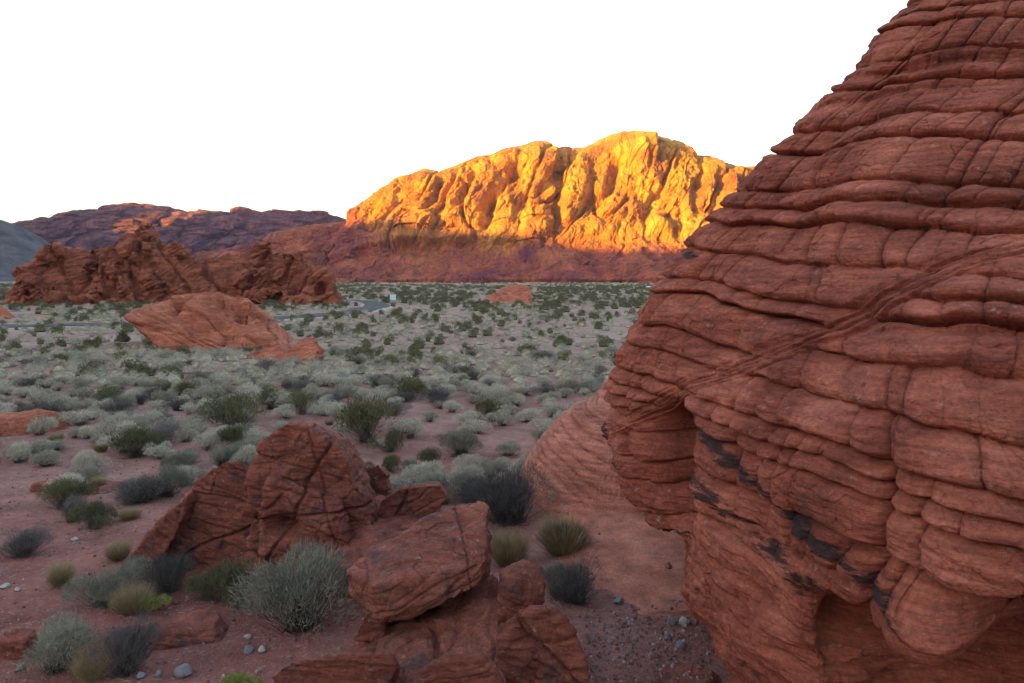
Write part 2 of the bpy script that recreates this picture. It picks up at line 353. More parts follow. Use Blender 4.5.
PROF_R = [(0, 0, 0), (0.06, 0.10, 0.05), (0.30, 0.45, 0.25), (0.42, 0.52, 0.46), (0.52, 0.62, 0.52), (0.78, 0.76, 0.82), (0.9, 0.88, 0.93), (1, 1, 1)]
rn = mountain('mountain_range', M_range, SIL_RANGE, 1350, 1090, PROF_R, 1000, 230, -1250, 150, disp_range, jag=11, back=320)
tag(rn, 'long jagged purple range in shade behind the desert plain', 'mountain range')

def disp_grey(P, hs):
    x, y, z = P[..., 0], P[..., 1], P[..., 2]
    return 3 * (1 - 2 * np.abs(n3(x / 30, y / 30, z / 40, 3))) + 1.2 * n3(x / 8, y / 8, z / 8, 3)
SIL_G = [(-260, 190), (-120, 200), (-40, 208), (-5, 218), (0, 222), (6, 228), (10, 234), (18, 238), (26, 243), (40, 255), (60, 268), (80, 276), (110, 284)]
gh = mountain('hills', M_grey, SIL_G, 950, 700, [(0, 0, 0), (0.3, 0.35, 0.2), (0.7, 0.75, 0.62), (0.9, 0.92, 0.93), (1, 1, 1)], 260, 120, -980, -470, disp_grey, back=260)
tag(gh, 'smooth dark grey hillside at the far left edge', 'hill')

# ridge behind the camera whose shade covers the valley floor
def ridge():
    L2 = np.array([math.sin(R(SUN_AZ)), math.cos(R(SUN_AZ))]); Q2 = np.array([L2[1], -L2[0]])
    p = np.linspace(-2300, 900, 420); t = np.linspace(-1, 1, 60)
    # crest height chosen where the shade line falls on the slopes opposite: (x, y, height of the shade line)
    tg = [(-1000, 1250, 150), (-640, 1300, 128), (-535, 1300, 118), (-518, 1300, 66), (-474, 1300, 66), (-460, 1300, 112), (-330, 1300, 118), (-215, 1250, 112), (-150, 700, 56), (-110, 700, 58), (-75, 700, 58), (-55, 700, 50), (-30, 700, 44), (10, 700, 43), (45, 700, 42), (62, 700, 34), (90, 700, 27), (140, 700, 24), (220, 700, 26), (420, 700, 40)]
    tt = np.array([(x_ * Q2[0] + y_ * Q2[1], z_ + (x_ * L2[0] + y_ * L2[1] + 500) * math.tan(R(SUN_EL))) for x_, y_, z_ in tg])
    tt = np.concatenate([[(-2300, 170)], tt[np.argsort(tt[:, 0])], [(0, 135), (400, 150), (900, 90)]]); tt = tt[np.argsort(tt[:, 0])]
    hr = np.interp(p, tt[:, 0], tt[:, 1])
    hr = hr + 1.6 * n3(p / 22, 1.0, 1.0, 4)
    Pg, Tg = np.meshgrid(p, t); base = np.broadcast_to(hr, Pg.shape)
    Z = base * (1 - np.abs(Tg) ** 1.15) - 2; fade = np.abs(Tg) ** 0.5
    Z = Z + fade * (1 - np.abs(Tg)) * 22 * n3(Pg / 60, Tg * 3, 5.0, 4)
    D = -500 + 210 * Tg
    X = Pg * Q2[0] + D * L2[0]; Y = Pg * Q2[1] + D * L2[1]
    o = mesh_np('ridge', np.stack([X, Y, Z], -1).reshape(-1, 3), grid_faces(60, 420), M_mount); o['kind'] = 'structure'
    o.name = 'hills'
    tag(o, 'long rocky ridge standing behind the viewpoint', 'hill')
ridge()
print('mountains')

# ------------------------------------------------------------------ the giant layered rock
K = ['backR', 'back', 'backL', 'sil', 'wA', 'wB', 'corner', 'front', 'right', 'farR']
SEC = {
 -0.3: [(10, 14), (6.5, 13.6), (3.7, 11.2), (2.35, 7.9), (2.3, 7.0), (2.5, 6.1), (3.0, 5.6), (3.8, 5.2), (5.6, 5.2), (9.5, 7)],
 0.0: [(10, 14), (6.5, 13.6), (3.6, 11), (2.24, 7.8), (2.2, 6.9), (2.42, 6.0), (3.2, 6.25), (4.0, 6.15), (5.6, 5.2), (9.5, 7)],
 0.45: [(10, 14), (6.5, 13.6), (3.5, 11), (2.10, 7.95), (2.1, 6.95), (2.35, 6.0), (3.2, 6.25), (4.0, 6.15), (5.6, 5.2), (9.5, 7)],
 0.66: [(10, 14), (6.5, 13.6), (3.4, 11), (2.00, 8.05), (2.02, 7.0), (2.32, 6.0), (3.2, 6.25), (4.0, 6.15), (5.6, 5.2), (9.5, 7)],
 0.78: [(10, 14), (6.5, 13.6), (3.3, 11), (1.80, 8.1), (1.98, 7.05), (2.3, 6.0), (3.2, 6.25), (4.0, 6.15), (5.6, 5.2), (9.5, 7)],
 1.1: [(10, 14), (6.5, 13.6), (3.1, 11.2), (1.78, 8.15), (1.93, 7.2), (2.26, 6.05), (3.2, 6.25), (4.0, 6.15), (5.6, 5.2), (9.5, 7)],
 1.22: [(10, 14), (6.5, 13.6), (3.0, 11.3), (1.78, 8.3), (1.91, 7.25), (2.25, 6.05), (3.2, 6.25), (4.0, 6.15), (5.6, 5.2), (9.5, 7)],
 1.30: [(10, 14), (6.5, 13.6), (2.9, 11.4), (1.60, 9.15), (1.89, 7.3), (2.24, 6.05), (3.2, 6.25), (4.0, 6.15), (5.6, 5.2), (9.5, 7)],
 1.42: [(10, 14), (6.5, 13.7), (2.8, 11.5), (1.50, 9.22), (1.88, 7.35), (2.22, 6.05), (3.2, 6.25), (4.0, 6.15), (5.6, 5.1), (9.5, 7)],
 1.6: [(10, 14), (6.5, 13.8), (2.7, 11.6), (1.38, 9.25), (1.85, 7.4), (2.2, 6.1), (3.0, 5.95), (3.8, 5.8), (5.6, 5.3), (9.5, 7)],
 1.8: [(10, 14), (6.5, 13.9), (2.6, 11.8), (1.32, 9.3), (1.83, 7.5), (2.17, 6.08), (2.58, 5.15), (3.4, 4.75), (5.4, 4.6), (9.5, 7)],
 2.2: [(10, 14.2), (6.5, 14), (2.5, 12), (1.19, 9.4), (1.80, 7.6), (2.13, 6.0), (2.46, 4.95), (3.15, 4.45), (5.2, 4.4), (9.5, 7)],
 2.7: [(10, 14.3), (6.5, 14.1), (2.5, 12), (1.18, 9.5), (1.78, 7.7), (2.11, 6.0), (2.44, 4.98), (3.15, 4.5), (5.2, 4.4), (9.5, 7)],
 3.1: [(10, 14.3), (6.5, 14.1), (2.6, 12), (1.28, 9.5), (1.86, 7.8), (2.2, 6.15), (2.52, 5.15), (3.2, 4.7), (5.2, 4.5), (9.5, 7)],
 3.44: [(10, 14.3), (6.5, 14.1), (2.8, 12), (1.46, 9.5), (2.0, 7.95), (2.34, 6.3), (2.7, 5.45), (3.4, 5.0), (5.4, 4.8), (9.5, 7.2)],
 3.8: [(10, 14.3), (6.5, 14), (3.1, 12), (1.64, 9.4), (2.16, 8.0), (2.52, 6.5), (2.95, 5.75), (3.65, 5.3), (5.6, 5.1), (9.6, 7.4)],
 4.4: [(10, 14.3), (6.6, 14), (3.6, 12), (2.08, 9.3), (2.55, 8.15), (2.95, 7.0), (3.45, 6.3), (4.2, 5.95), (6.0, 5.7), (9.8, 7.8)],
 4.9: [(10, 14.3), (6.8, 13.9), (4.1, 12), (2.58, 9.2), (2.98, 8.2), (3.4, 7.3), (3.95, 6.7), (4.75, 6.4), (6.4, 6.2), (9.9, 8.2)],
 5.5: [(10, 14.2), (7, 13.8), (4.7, 12), (3.14, 9.05), (3.5, 8.25), (3.95, 7.6), (4.55, 7.15), (5.4, 6.95), (6.9, 6.9), (10, 8.7)],
 6.3: [(10, 13.9), (7.4, 13.4), (5.5, 11.9), (3.99, 9.0), (4.35, 8.45), (4.85, 8.0), (5.45, 7.7), (6.2, 7.6), (7.5, 7.7), (10, 9.3)],
 7.14: [(9.8, 13.4), (7.9, 12.9), (6.2, 11.7), (4.68, 9.1), (5.05, 8.75), (5.55, 8.45), (6.1, 8.3), (6.8, 8.3), (7.9, 8.6), (9.7, 9.9)],
 8.0: [(9.4, 12.6), (8.2, 12.2), (6.9, 11.4), (5.7, 9.6), (6.05, 9.35), (6.45, 9.2), (6.9, 9.1), (7.5, 9.2), (8.3, 9.5), (9.3, 10.5)],
 8.5: [(8.9, 11.8), (8.3, 11.6), (7.6, 11.2), (7.0, 10.3), (7.15, 10.1), (7.4, 10.0), (7.7, 10.0), (8.0, 10.0), (8.4, 10.2), (8.8, 10.8)],
}
def cr1(x, xs, ys):
    """monotone-ish cubic Hermite through samples (finite difference slopes), ys: (n, m)"""
    xs = np.asarray(xs, float); d = np.diff(ys, axis=0) / np.diff(xs)[:, None]
    m = np.zeros_like(ys); m[0] = d[0]; m[-1] = d[-1]
    a, b = d[:-1], d[1:]; m[1:-1] = np.where(a * b > 0, 2 * a * b / (a + b + 1e-12 * np.sign(a + b + 1e-15)), 0)
    i = np.clip(np.searchsorted(xs, x) - 1, 0, len(xs) - 2); h = xs[i + 1] - xs[i]; t = ((x - xs[i]) / h)[:, None]; h = h[:, None]
    return (2 * t**3 - 3 * t**2 + 1) * ys[i] + (t**3 - 2 * t**2 + t) * h * m[i] + (-2 * t**3 + 3 * t**2) * ys[i + 1] + (t**3 - t**2) * h * m[i + 1]
def giant():
    zs = sorted(SEC); A = np.array([SEC[z] for z in zs])            # nz, 10, 2
    zz = np.concatenate([np.arange(-0.3, 1.0, 0.011), np.arange(1.0, 7.6, 0.0085), np.arange(7.6, 8.5, 0.03)])
    G = cr1(zz, zs, A.reshape(len(zs), -1)).reshape(len(zz), 10, 2)
    # along the perimeter: closed Catmull-Rom, parameter u in 0..10
    u = np.concatenate([np.linspace(0, 2, 60, endpoint=False), np.linspace(2, 3, 150, endpoint=False), np.linspace(3, 7.25, 860, endpoint=False), np.linspace(7.25, 8, 60, endpoint=False), np.linspace(8, 10, 50, endpoint=False)])
    i = np.floor(u).astype(int); t = (u - i)[None, :, None]
    p0, p1, p2, p3 = (G[:, (i + k) % 10] for k in (-1, 0, 1, 2))
    XY = 0.5 * (2 * p1 + (p2 - p0) * t + (2 * p0 - 5 * p1 + 4 * p2 - p3) * t**2 + (3 * p1 - p0 - 3 * p2 + p3) * t**3)
    Z = np.broadcast_to(zz[:, None], XY.shape[:2])
    P = np.concatenate([XY, Z[..., None]], -1)
    x, y, z = P[..., 0], P[..., 1], P[..., 2]
    N = gnormals(P, True)
    cen = np.array([6.5, 9.5]); s = np.sign(((P[..., :2] - cen) * N[..., :2]).sum(-1)); s[s == 0] = 1
    N = N * s[..., None]; Nh = N.copy(); Nh[..., 2] *= 0.35; Nh /= np.linalg.norm(Nh, axis=-1, keepdims=True)
    # arc coordinate fixed per u (metres at the bulge level)
    lv = np.argmin(np.abs(zz - 2.9)); ring = XY[lv]; arc = np.concatenate([[0], np.cumsum(np.linalg.norm(np.diff(ring, axis=0), axis=1))]); a = np.broadcast_to(arc[None, :], x.shape)
    # broad lumps
    d = 0.16 * n3(x * 0.8, y * 0.8, z * 0.8, 3)
    d = d * sstep(0, 1, np.abs(z - 2.4) * 0.6 + 0.35) * (1 - 0.75 * np.exp(-((a - arc[np.searchsorted(u, 3)]) / 1.0) ** 2))
    warp = 0.10 * n3(x * 0.55, y * 0.55, z * 0.35, 3) + 0.018 * n3(x * 3, y * 3, z * 2, 2)
    q = z - (4.61 + 0.38 * x - 0.301 * y) + 0.05 * n3(x, y, z * 0.5, 2)          # cross-bedded seam
    above = q > 0
    h = np.where(above, z - 0.08 * (y - 5) + warp, z - 0.05 * (y - 5) + 1.4 * warp + 20.0 + 0.03 * (a - arc[np.searchsorted(u, 5)]))
    B1 = rnd_bounds(-3, 12, 0.11, 0.44, 12); B2 = rnd_bounds(15, 27, 0.12, 0.36, 9)
    i1, t1, th1 = layers(h, B1); i2, t2, th2 = layers(h, B2)
    li = np.where(above, i1, i2 + 211); t_ = np.where(above, t1, t2); th = np.where(above, th1, th2)
    lr = np.random.RandomState(4).rand(600)
    amp = (0.095 + 0.11 * lr[li] + 0.06 * n3(a * 0.5, li * 3.7, 0.5, 2)) * (1 - 0.35 * sstep(4.5, 6.5, z))
    depthv = 0.6 + 0.4 * lr[(li * 7 + 3) % 600]
    Rr = 0.10
    dn = np.minimum(t_, 9)                       # distance above lower bed joint
    up = th - t_
    def pr(dd, r): q_ = np.clip(dd / r, 0, 1); return np.sqrt(1 - (1 - q_) ** 2)
    tau = np.clip(t_ / th, 0, 1); prof = pr(dn, np.minimum(0.42 * th, 0.09)) * (0.65 * pr(up, np.minimum(th * 0.85, 0.22)) + 0.35 * pr(up, np.minimum(th * 0.5, 0.10))) * (1 - 0.18 * tau)
    # vertical joints; major ones persist, minor ones shift from bed to bed
    aw = a + 0.16 * n3(a * 0.4, z * 0.9, 2.0, 2) + 0.03 * n3(a * 2, z * 5, 6.0, 2)
    BM = rnd_bounds(-2, 60, 0.7, 2.3, 21); im, tm, wm = layers(aw, BM); dm = np.minimum(tm, wm - tm)
    aj = aw + 0.16 * (lr[(li * 13 + 5) % 600] - 0.5) + (li // 3) * 0.37 + 0.3 * n3(a * 1.2, li * 1.7, 3, 1)
    Bm = rnd_bounds(-30, 160, 0.22, 0.8, 22); jm, tj, wj = layers(aj, Bm); dj = np.minimum(tj, wj - tj)
    jr = np.random.RandomState(8).rand(1600)
    fade_m = np.clip(0.5 + 1.1 * n3(a * 0.5, z * 0.8, 9, 2), 0.0, 1)
    cm = (pr(dm, 0.20) - 1) * 0.17 * fade_m
    jn = jm + (tj > wj / 2)
    cj = (pr(dj, np.minimum(0.16, 0.4 * wj)) - 1) * 0.090 * np.clip(1.5 * jr[(jn * 3 + li * 17) % 1600] - 0.1, 0, 1)
    fine = 0.010 * n3(x * 4, y * 4, h * 16, 2) + 0.006 * (1 - 2 * np.abs(n3(x * 2.5, y * 2.5, h * 34, 2)))
    blk = 0.022 * (jr[(jm * 5 + li * 11) % 1600] - 0.5)
    dd = 0.15 * sstep(4.3, 5.3, z) - 0.04 * (1 - sstep(2.8, 4.4, z)) + 1.2 * amp * (prof - 0.45) * depthv * 1.15 - 0.05 * np.exp(-(dn / 0.022) ** 2) * np.clip(0.7 + n3(a * 0.8, li * 1.3, 7, 2), 0.1, 1.3) + cm + cj + fine + blk * prof
    fv, fe = facets(np.stack([a * 2.4 + 0.4 * n3(x * 3, y * 3, z * 3, 2), li * 3.3 + 0 * a, h * 3.0], -1), 2)
    fv2, fe2 = facets(np.stack([x * 6, y * 6, h * 13], -1) + 0.5 * n3(x * 5, y * 5, z * 5, 2)[..., None], 4)
    dd = dd + 0.016 * fv + 0.010 * fv2 - 0.003 * np.exp(-(fe2 / 0.06) ** 2)
    # deep recess under some beds
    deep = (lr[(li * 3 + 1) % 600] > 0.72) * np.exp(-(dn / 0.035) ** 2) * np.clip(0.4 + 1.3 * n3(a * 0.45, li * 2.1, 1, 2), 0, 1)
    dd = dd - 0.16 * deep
    # seam
    sw = 0.12 + 0.03 * n3(x * 0.7, y * 0.7, 1, 1); ins = np.exp(-(q / sw) ** 4) * (1 - sstep(4.35, 4.7, z))
    lam = 0.040 * n3(x * 0.8, y * 0.8, q * 30, 3, 0.7) - 0.02 + 0.012 * n3(x * 8, y * 8, q * 30, 2)
    dd = dd * (1 - ins) + (lam + 0.12 * dd) * ins
    # rougher, crumbly lower left part
    low = (1 - sstep(1.2, 2.3, z)) * 1.0
    ql = z - 0.62 * y * -1
    dd = dd * (1 - 0.55 * low) + low * (0.045 * n3(x * 2, y * 2, (z + 0.35 * (9 - y)) * 8, 4, 0.65) + 0.05 * n3(x * 1.3, y * 1.3, z * 1.3, 3))
    left = np.exp(-((a - arc[np.searchsorted(u, 3.1)]) / 1.1) ** 2)
    dd = dd * (1 - 0.25 * left) + left * (0.055 * n3(x * 4, y * 4, z * 3, 4, 0.6))
    # hollows and knobs (centre, radii, push)
    for (c, r_, am) in (((1.60, 8.25, 2.36), (0.24, 0.36, 0.26), -1.0), ((1.66, 8.2, 1.8), (0.24, 0.32, 0.42), -0.9), ((1.36, 9.1, 2.0), (0.3, 0.35, 0.35), 0.10), ((2.1, 6.6, 1.35), (0.3, 0.35, 0.2), -0.18), ((2.05, 7.0, 0.95), (0.3, 0.4, 0.25), 0.12), ((2.3, 6.1, 0.9), (0.25, 0.3, 0.3), -0.2), ((1.95, 7.3, 1.75), (0.2, 0.4, 0.06), -0.12), ((1.5, 8.6, 1.75), (0.3, 0.2, 0.22), -0.2), ((1.15, 9.35, 2.25), (0.14, 0.2, 0.09), 0.14), ((1.25, 9.2, 2.45), (0.3, 0.5, 0.05), -0.10),
                        ((2.64, 5.05, 1.80), (0.30, 0.5, 0.16), 0.34), ((2.62, 5.8, 1.25), (0.2, 0.35, 0.22), -1.0), ((3.15, 4.85, 1.98), (0.28, 0.6, 0.13), -1.3), ((3.2, 5.1, 1.2), (0.6, 0.5, 0.4), -0.25),
                        ((4.0, 7.5, 6.15), (1.2, 1.2, 0.07), -0.26), ((4.15, 7.9, 5.85), (1.0, 1.0, 0.05), -0.12), ((3.4, 4.6, 3.62), (1.4, 1.4, 0.035), -0.16),
                        ((1.75, 8.6, 3.75), (0.25, 0.35, 0.10), -0.12)):
        e = ((x - c[0]) / r_[0]) ** 2 + ((y - c[1]) / r_[1]) ** 2 + ((z - c[2]) / r_[2]) ** 2
        dd = dd + am * np.exp(-e)
    tot = d + dd + 0.007 * n3(x * 11, y * 11, z * 24, 4, 0.65)
    hid = sstep(8.2, 9.6, u)[None, :] + (1 - sstep(0.2, 1.6, u))[None, :]
    P2 = P + Nh * tot[..., None]; P2[..., 2] -= 0.16 * dd * (1 - ins) * sstep(0.5, 1.5, z)
    # desert varnish: runs along the overhanging beds low on the left face, patches near the shoulder
    vv = np.zeros_like(x)
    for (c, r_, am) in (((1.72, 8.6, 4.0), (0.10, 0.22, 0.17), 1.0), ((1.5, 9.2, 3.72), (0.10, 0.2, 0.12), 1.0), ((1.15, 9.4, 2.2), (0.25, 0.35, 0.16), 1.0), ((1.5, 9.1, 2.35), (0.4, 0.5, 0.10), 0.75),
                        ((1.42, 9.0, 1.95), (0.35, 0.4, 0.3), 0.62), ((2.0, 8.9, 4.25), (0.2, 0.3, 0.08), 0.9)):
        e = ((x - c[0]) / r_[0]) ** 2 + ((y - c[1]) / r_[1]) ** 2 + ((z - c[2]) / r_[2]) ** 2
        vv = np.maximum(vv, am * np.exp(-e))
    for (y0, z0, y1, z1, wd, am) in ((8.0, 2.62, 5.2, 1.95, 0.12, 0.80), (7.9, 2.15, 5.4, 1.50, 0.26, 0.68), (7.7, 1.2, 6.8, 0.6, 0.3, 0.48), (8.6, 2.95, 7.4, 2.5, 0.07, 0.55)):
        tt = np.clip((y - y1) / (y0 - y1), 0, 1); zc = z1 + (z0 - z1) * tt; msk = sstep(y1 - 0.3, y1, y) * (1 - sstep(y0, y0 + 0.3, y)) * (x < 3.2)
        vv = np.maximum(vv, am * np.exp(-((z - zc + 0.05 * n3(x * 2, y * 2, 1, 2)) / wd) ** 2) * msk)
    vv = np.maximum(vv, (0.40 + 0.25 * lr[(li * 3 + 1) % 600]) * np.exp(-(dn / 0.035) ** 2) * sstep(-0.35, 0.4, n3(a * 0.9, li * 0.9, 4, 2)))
    vv = np.maximum(vv, 0.45 * ins * sstep(0.0, 0.5, n3(x * 3, y * 3, z * 14, 2)))
    top = P2[-1].mean(0) + np.array([0, 0, 0.2])
    V = np.concatenate([P2.reshape(-1, 3), top[None]]); m = P2.shape[1]; n = P2.shape[0]
    Fq = grid_faces(n, m, True)
    o = mesh_np('rock_formation', V, Fq, M_giant, attrs={'varnish': np.concatenate([vv.ravel(), [0]])})
    # cap
    bm = bmesh.new(); bm.from_mesh(o.data); bm.verts.ensure_lookup_table(); tv = bm.verts[n * m]
    for j in range(m):
        f = bm.faces.new((bm.verts[(n - 1) * m + j], bm.verts[(n - 1) * m + (j + 1) % m], tv)); f.smooth = True
    bm.normal_update(); bmesh.ops.recalc_face_normals(bm, faces=list(bm.faces)) if False else None
    bm.to_mesh(o.data); bm.free()
    tag(o, 'giant domed red sandstone rock with stacked pillowy layers and dark streaks', 'rock formation')
giant()
print('giant')

# ------------------------------------------------------------------ boulders from fused, eroded hulls
def rock(name, lumps, vox, mat, label, cat, group=None, bed=(0.15, 0.1, 1), bt=0.10, ba=0.02, na=0.03, ns=1.5, cracks=(), sm=2, seed=0, dents=(), fine=0.006, fc=0.2, smin=0.35, wf=1.0):
    pts = np.concatenate([np.array(l, float) for l in lumps]); c0 = pts.mean(0); c0[2] = pts[:, 2].min()
    bm = bmesh.new()
    for l in lumps:
        b2 = bmesh.new(); vs_ = [b2.verts.new(Vector(p) - Vector(c0)) for p in l]
        r = bmesh.ops.convex_hull(b2, input=vs_)
        bad = [v for v in b2.verts if not v.link_faces]; bmesh.ops.delete(b2, geom=bad, context='VERTS')
        t = bpy.data.meshes.new('t'); b2.to_mesh(t); b2.free(); bm.from_mesh(t); bpy.data.meshes.remove(t)
    me = bpy.data.meshes.new(name); bm.to_mesh(me); bm.free()
    o = bpy.data.objects.new(name, me); C.objects.link(o)
    md = o.modifiers.new('r', 'REMESH'); md.mode = 'VOXEL'; md.voxel_size = vox
    dg = bpy.context.evaluated_depsgraph_get(); m2 = bpy.data.meshes.new_from_object(o.evaluated_get(dg)); o.modifiers.clear(); o.data = m2; bpy.data.meshes.remove(me); m2.name = name
    n = len(m2.vertices); V = np.empty(n * 3, np.float32); m2.vertices.foreach_get('co', V); V = V.reshape(-1, 3).astype(float)
    E = np.empty(len(m2.edges) * 2, np.int32); m2.edges.foreach_get('vertices', E); E = E.reshape(-1, 2)
    deg = np.bincount(E.ravel(), minlength=n)[:, None] + 1e-9
    for _ in range(sm):
        S = np.zeros_like(V)
        for k in range(3):
            S[:, k] = np.bincount(E[:, 0], V[E[:, 1], k], n) + np.bincount(E[:, 1], V[E[:, 0], k], n)
        V = V * 0.4 + 0.6 * S / deg
    m2.vertices.foreach_set('co', V.astype(np.float32).ravel()); m2.update()
    Nn = np.empty(n * 3, np.float32); m2.vertex_normals.foreach_get('vector', Nn); Nn = Nn.reshape(-1, 3)
    so = seed * 3.17; x, y, z = V[:, 0] + so, V[:, 1] + so, V[:, 2] + so
    d = na * n3(x * ns, y * ns, z * ns, 4, 0.55)
    wp = np.stack([n3(x * ns, y * ns, z * ns + 7, 3), n3(x * ns + 5, y * ns, z * ns, 3), n3(x * ns, y * ns + 9, z * ns, 3)], 1)
    for (fs, fa) in ((1.5 * ns, fc * na * 1.9), (4.2 * ns, fc * na * 0.45)):
        fv, fe = facets(V * fs + wp * 0.45, seed, 0.9, 0.35); d = d + fa * fv - fa * 0.5 * np.exp(-(fe / 0.07) ** 2)
    b = np.array(bed, float); b /= np.linalg.norm(b)
    h = V @ b + wf * 0.35 * bt * n3(x * ns * 0.8, y * ns * 0.8, z * ns * 0.8, 3) * 3
    B = rnd_bounds(-60 * bt * 4, 60 * bt * 4, bt * 0.4, bt * 2.0, 30 + seed); li, t_, th = layers(h, B)
    lr = np.random.RandomState(seed).rand(2000)
    pr = lambda dd, r: np.sqrt(1 - (1 - np.clip(dd / r, 0, 1)) ** 2)
    side = np.clip(1.25 - np.abs(Nn @ b), smin, 1)
    d = d + side * ba * ((pr(t_, bt * 0.25) * pr(th - t_, bt * 0.45)) - 0.6 + 0.9 * (lr[li % 2000] - 0.5))
    d = d + side * ba * 0.35 * n3(x * 2, y * 2, h * 2.6 / bt, 2)
    for (cn, cc, wd, dep) in cracks:     # plane normal, point on it, width, depth
        cn = np.array(cn, float); cn /= np.linalg.norm(cn)
        dist = (V + c0 - np.array(cc)) @ cn + wd * 1.8 * n3(x * ns * 1.5, y * ns * 1.5, z * ns * 1.5, 3)
        d = d - dep * np.exp(-(dist / wd) ** 2)
    for (c, r_, am) in dents:
        q = (V + c0 - np.array(c)) / np.array(r_); d = d + am * np.exp(-(q * q).sum(1))
    d = d + fine * n3(x * 14 * ns / 1.5, y * 14 * ns / 1.5, z * 14 * ns / 1.5, 3, 0.6)
    V = V + Nn * d[:, None]
    m2.vertices.foreach_set('co', V.astype(np.float32).ravel()); m2.polygons.foreach_set('use_smooth', np.ones(len(m2.polygons), bool)); m2.update()
    m2.materials.clear(); m2.materials.append(mat)
    o.location = c0
    tag(o, label, cat, group)
    return o
def quad(pts, Y0, dY, bz=0.86):
    """hull points from an outline at distance Y0, given thickness dY away from the viewer, with a slightly smaller rear"""
    out = []
    cx = sum(p[0] for p in pts) / len(pts); cyy = sum(p[1] for p in pts) / len(pts)
    for p in pts:
        y = Y0 + (p[2] if len(p) > 2 else 0); a = W(p[0], p[1], y); out.append(tuple(a))
        b = W(cx + (p[0] - cx) * 0.8, p[1], y); out.append((b.x, y + dY, max(b.z * bz, -0.3)))
    return out
GZL = -0.25
# -- dome of cross-bedded slickrock behind the giant rock, with its apron
def dome():
    n, m = 330, 420
    u = np.linspace(-1.2, 6.6, m); v = np.linspace(6.2, 18.5, n); X, Y = np.meshgrid(u, v)
    X = X + 0 * Y
    # main dome
    dx = (X - 3.6) / 2.9; dy = (Y - 15.4) / 2.4
    r = np.sqrt(dx ** 2 * 1.0 + dy ** 2)
    z = 3.1 * np.clip(1 - r ** 2.2, -0.6, 1)
    # left shoulder
    r2 = np.sqrt(((X - 2.0) / 2.1) ** 2 + ((Y - 15.0) / 2.3) ** 2)
    z = np.maximum(z, np.maximum(1.85 * (1 - r2 ** 2.3), -0.6))
    ap = 0.30 * (1 - sstep(0.45, 1.0, np.sqrt(((X - 2.3) / 2.2) ** 2 + ((Y - 11.4) / 3.6) ** 2))) - 0.02
    ap = np.where(Y < 9.3, ap - 0.25 * sstep(9.3, 8.0, Y) if False else ap - 0.22 * (1 - sstep(7.6, 9.6, Y)), ap)
    z = np.log(np.exp(6 * np.clip(z, -2, 9)) + np.exp(6 * ap)) / 6 - 0.1
    hb = z + 0.28 * X - 0.12 * Y + 0.10 * n3(X * 0.7, Y * 0.7, z, 2)
    B = rnd_bounds(-8, 12, 0.05, 0.24, 5); li, t_, th = layers(hb, B)
    pr = lambda dd, r: np.sqrt(1 - (1 - np.clip(dd / r, 0, 1)) ** 2)
    st = sstep(0.15, 0.6, z)
    d = (0.07 * st + 0.012) * (pr(t_, 0.03) * pr(th - t_, 0.10) - 0.7) + 0.02 * n3(X * 2, Y * 2, z * 3, 4) + 0.015 * st * n3(X * 2, Y * 2, hb * 22, 2)
    d = d + 0.05 * n3(X * 0.9, Y * 0.9, 3, 3)
    P = np.stack([X, Y, z], -1); N = gnormals(P); N = np.where(N[..., 2:3] < 0, -N, N)
    P = P + N * d[..., None]
    edge = np.minimum(np.minimum(X + 1.2, 6.6 - X), np.minimum(Y - 6.2, 18.5 - Y)); P[..., 2] -= 1.0 * (1 - sstep(0, 1.2, edge + 0.35 * n3(X, Y, 0, 3)))
    o = mesh_np('slickrock_dome', P.reshape(-1, 3), grid_faces(n, m), M_dome)
    tag(o, 'smooth orange slickrock dome with swirling bands behind the giant rock', 'slickrock')
dome()

# -- left boulder group
rock('boulder', [quad([(262, 440), (285, 424), (300, 424), (322, 432), (338, 445), (350, 470), (358, 505), (372, 540), (360, 560), (262, 566), (250, 545), (252, 470)], 10.6, 1.4),
                 quad([(270, 480, -.3), (335, 500, -.35), (352, 550, -.3), (340, 572, -.3), (270, 575, -.3), (255, 520, -.3)], 10.6, 1.0)],
     0.015, M_bould, 'big upright red boulder with dark hollow, tallest of the left cluster', 'boulder', 'boulders of the left cluster', bed=(0.25, 0.1, 1), bt=0.15, ba=0.024, na=0.09, ns=1.6,
     cracks=[((0.75, 0.3, -0.45), W(300, 500, 10.4), 0.02, 0.07), ((-0.1, 0.2, 1), W(300, 517, 10.3), 0.018, 0.09), ((1, 0.1, 0.3), W(332, 530, 10.3), 0.010, 0.04), ((0.3, 0, 1), W(300, 470, 10.5), 0.012, 0.03)],
     dents=[(W(283, 528, 10.3), (0.17, 0.3, 0.12), -0.35), (W(340, 480, 10.7), (0.2, .5, .2), -0.08)], seed=1)
rock('boulder', [quad([(196, 480), (222, 462), (240, 460), (248, 475), (258, 520), (262, 570), (180, 575), (165, 555), (180, 510)], 11.0, 0.9)],
     0.015, M_bould, 'curved banded red boulder leaning left of the hollowed one', 'boulder', 'boulders of the left cluster', bed=(0.55, 0.0, 1), bt=0.12, ba=0.032, na=0.06,
     cracks=[((0.2, 0.2, 1), W(225, 500, 10.9), 0.015, 0.05), ((-0.4, 0, 1), W(220, 540, 10.9), 0.02, 0.08)], seed=2)
rock('leaning_slab', [[tuple(W(*p)) for p in ((196, 489, 11.0), (188, 494, 10.7), (132, 552, 10.7), (130, 562, 11.0), (160, 560, 10.7), (178, 530, 10.7), (196, 500, 10.9), (190, 492, 11.6), (140, 550, 11.6), (160, 565, 11.5), (182, 530, 11.5))]],
     0.015, M_bould, 'narrow dark rock slab leaning at the left end of the cluster', 'rock slab', bed=(1, 0, 1), bt=0.08, ba=0.03, na=0.06, seed=3)
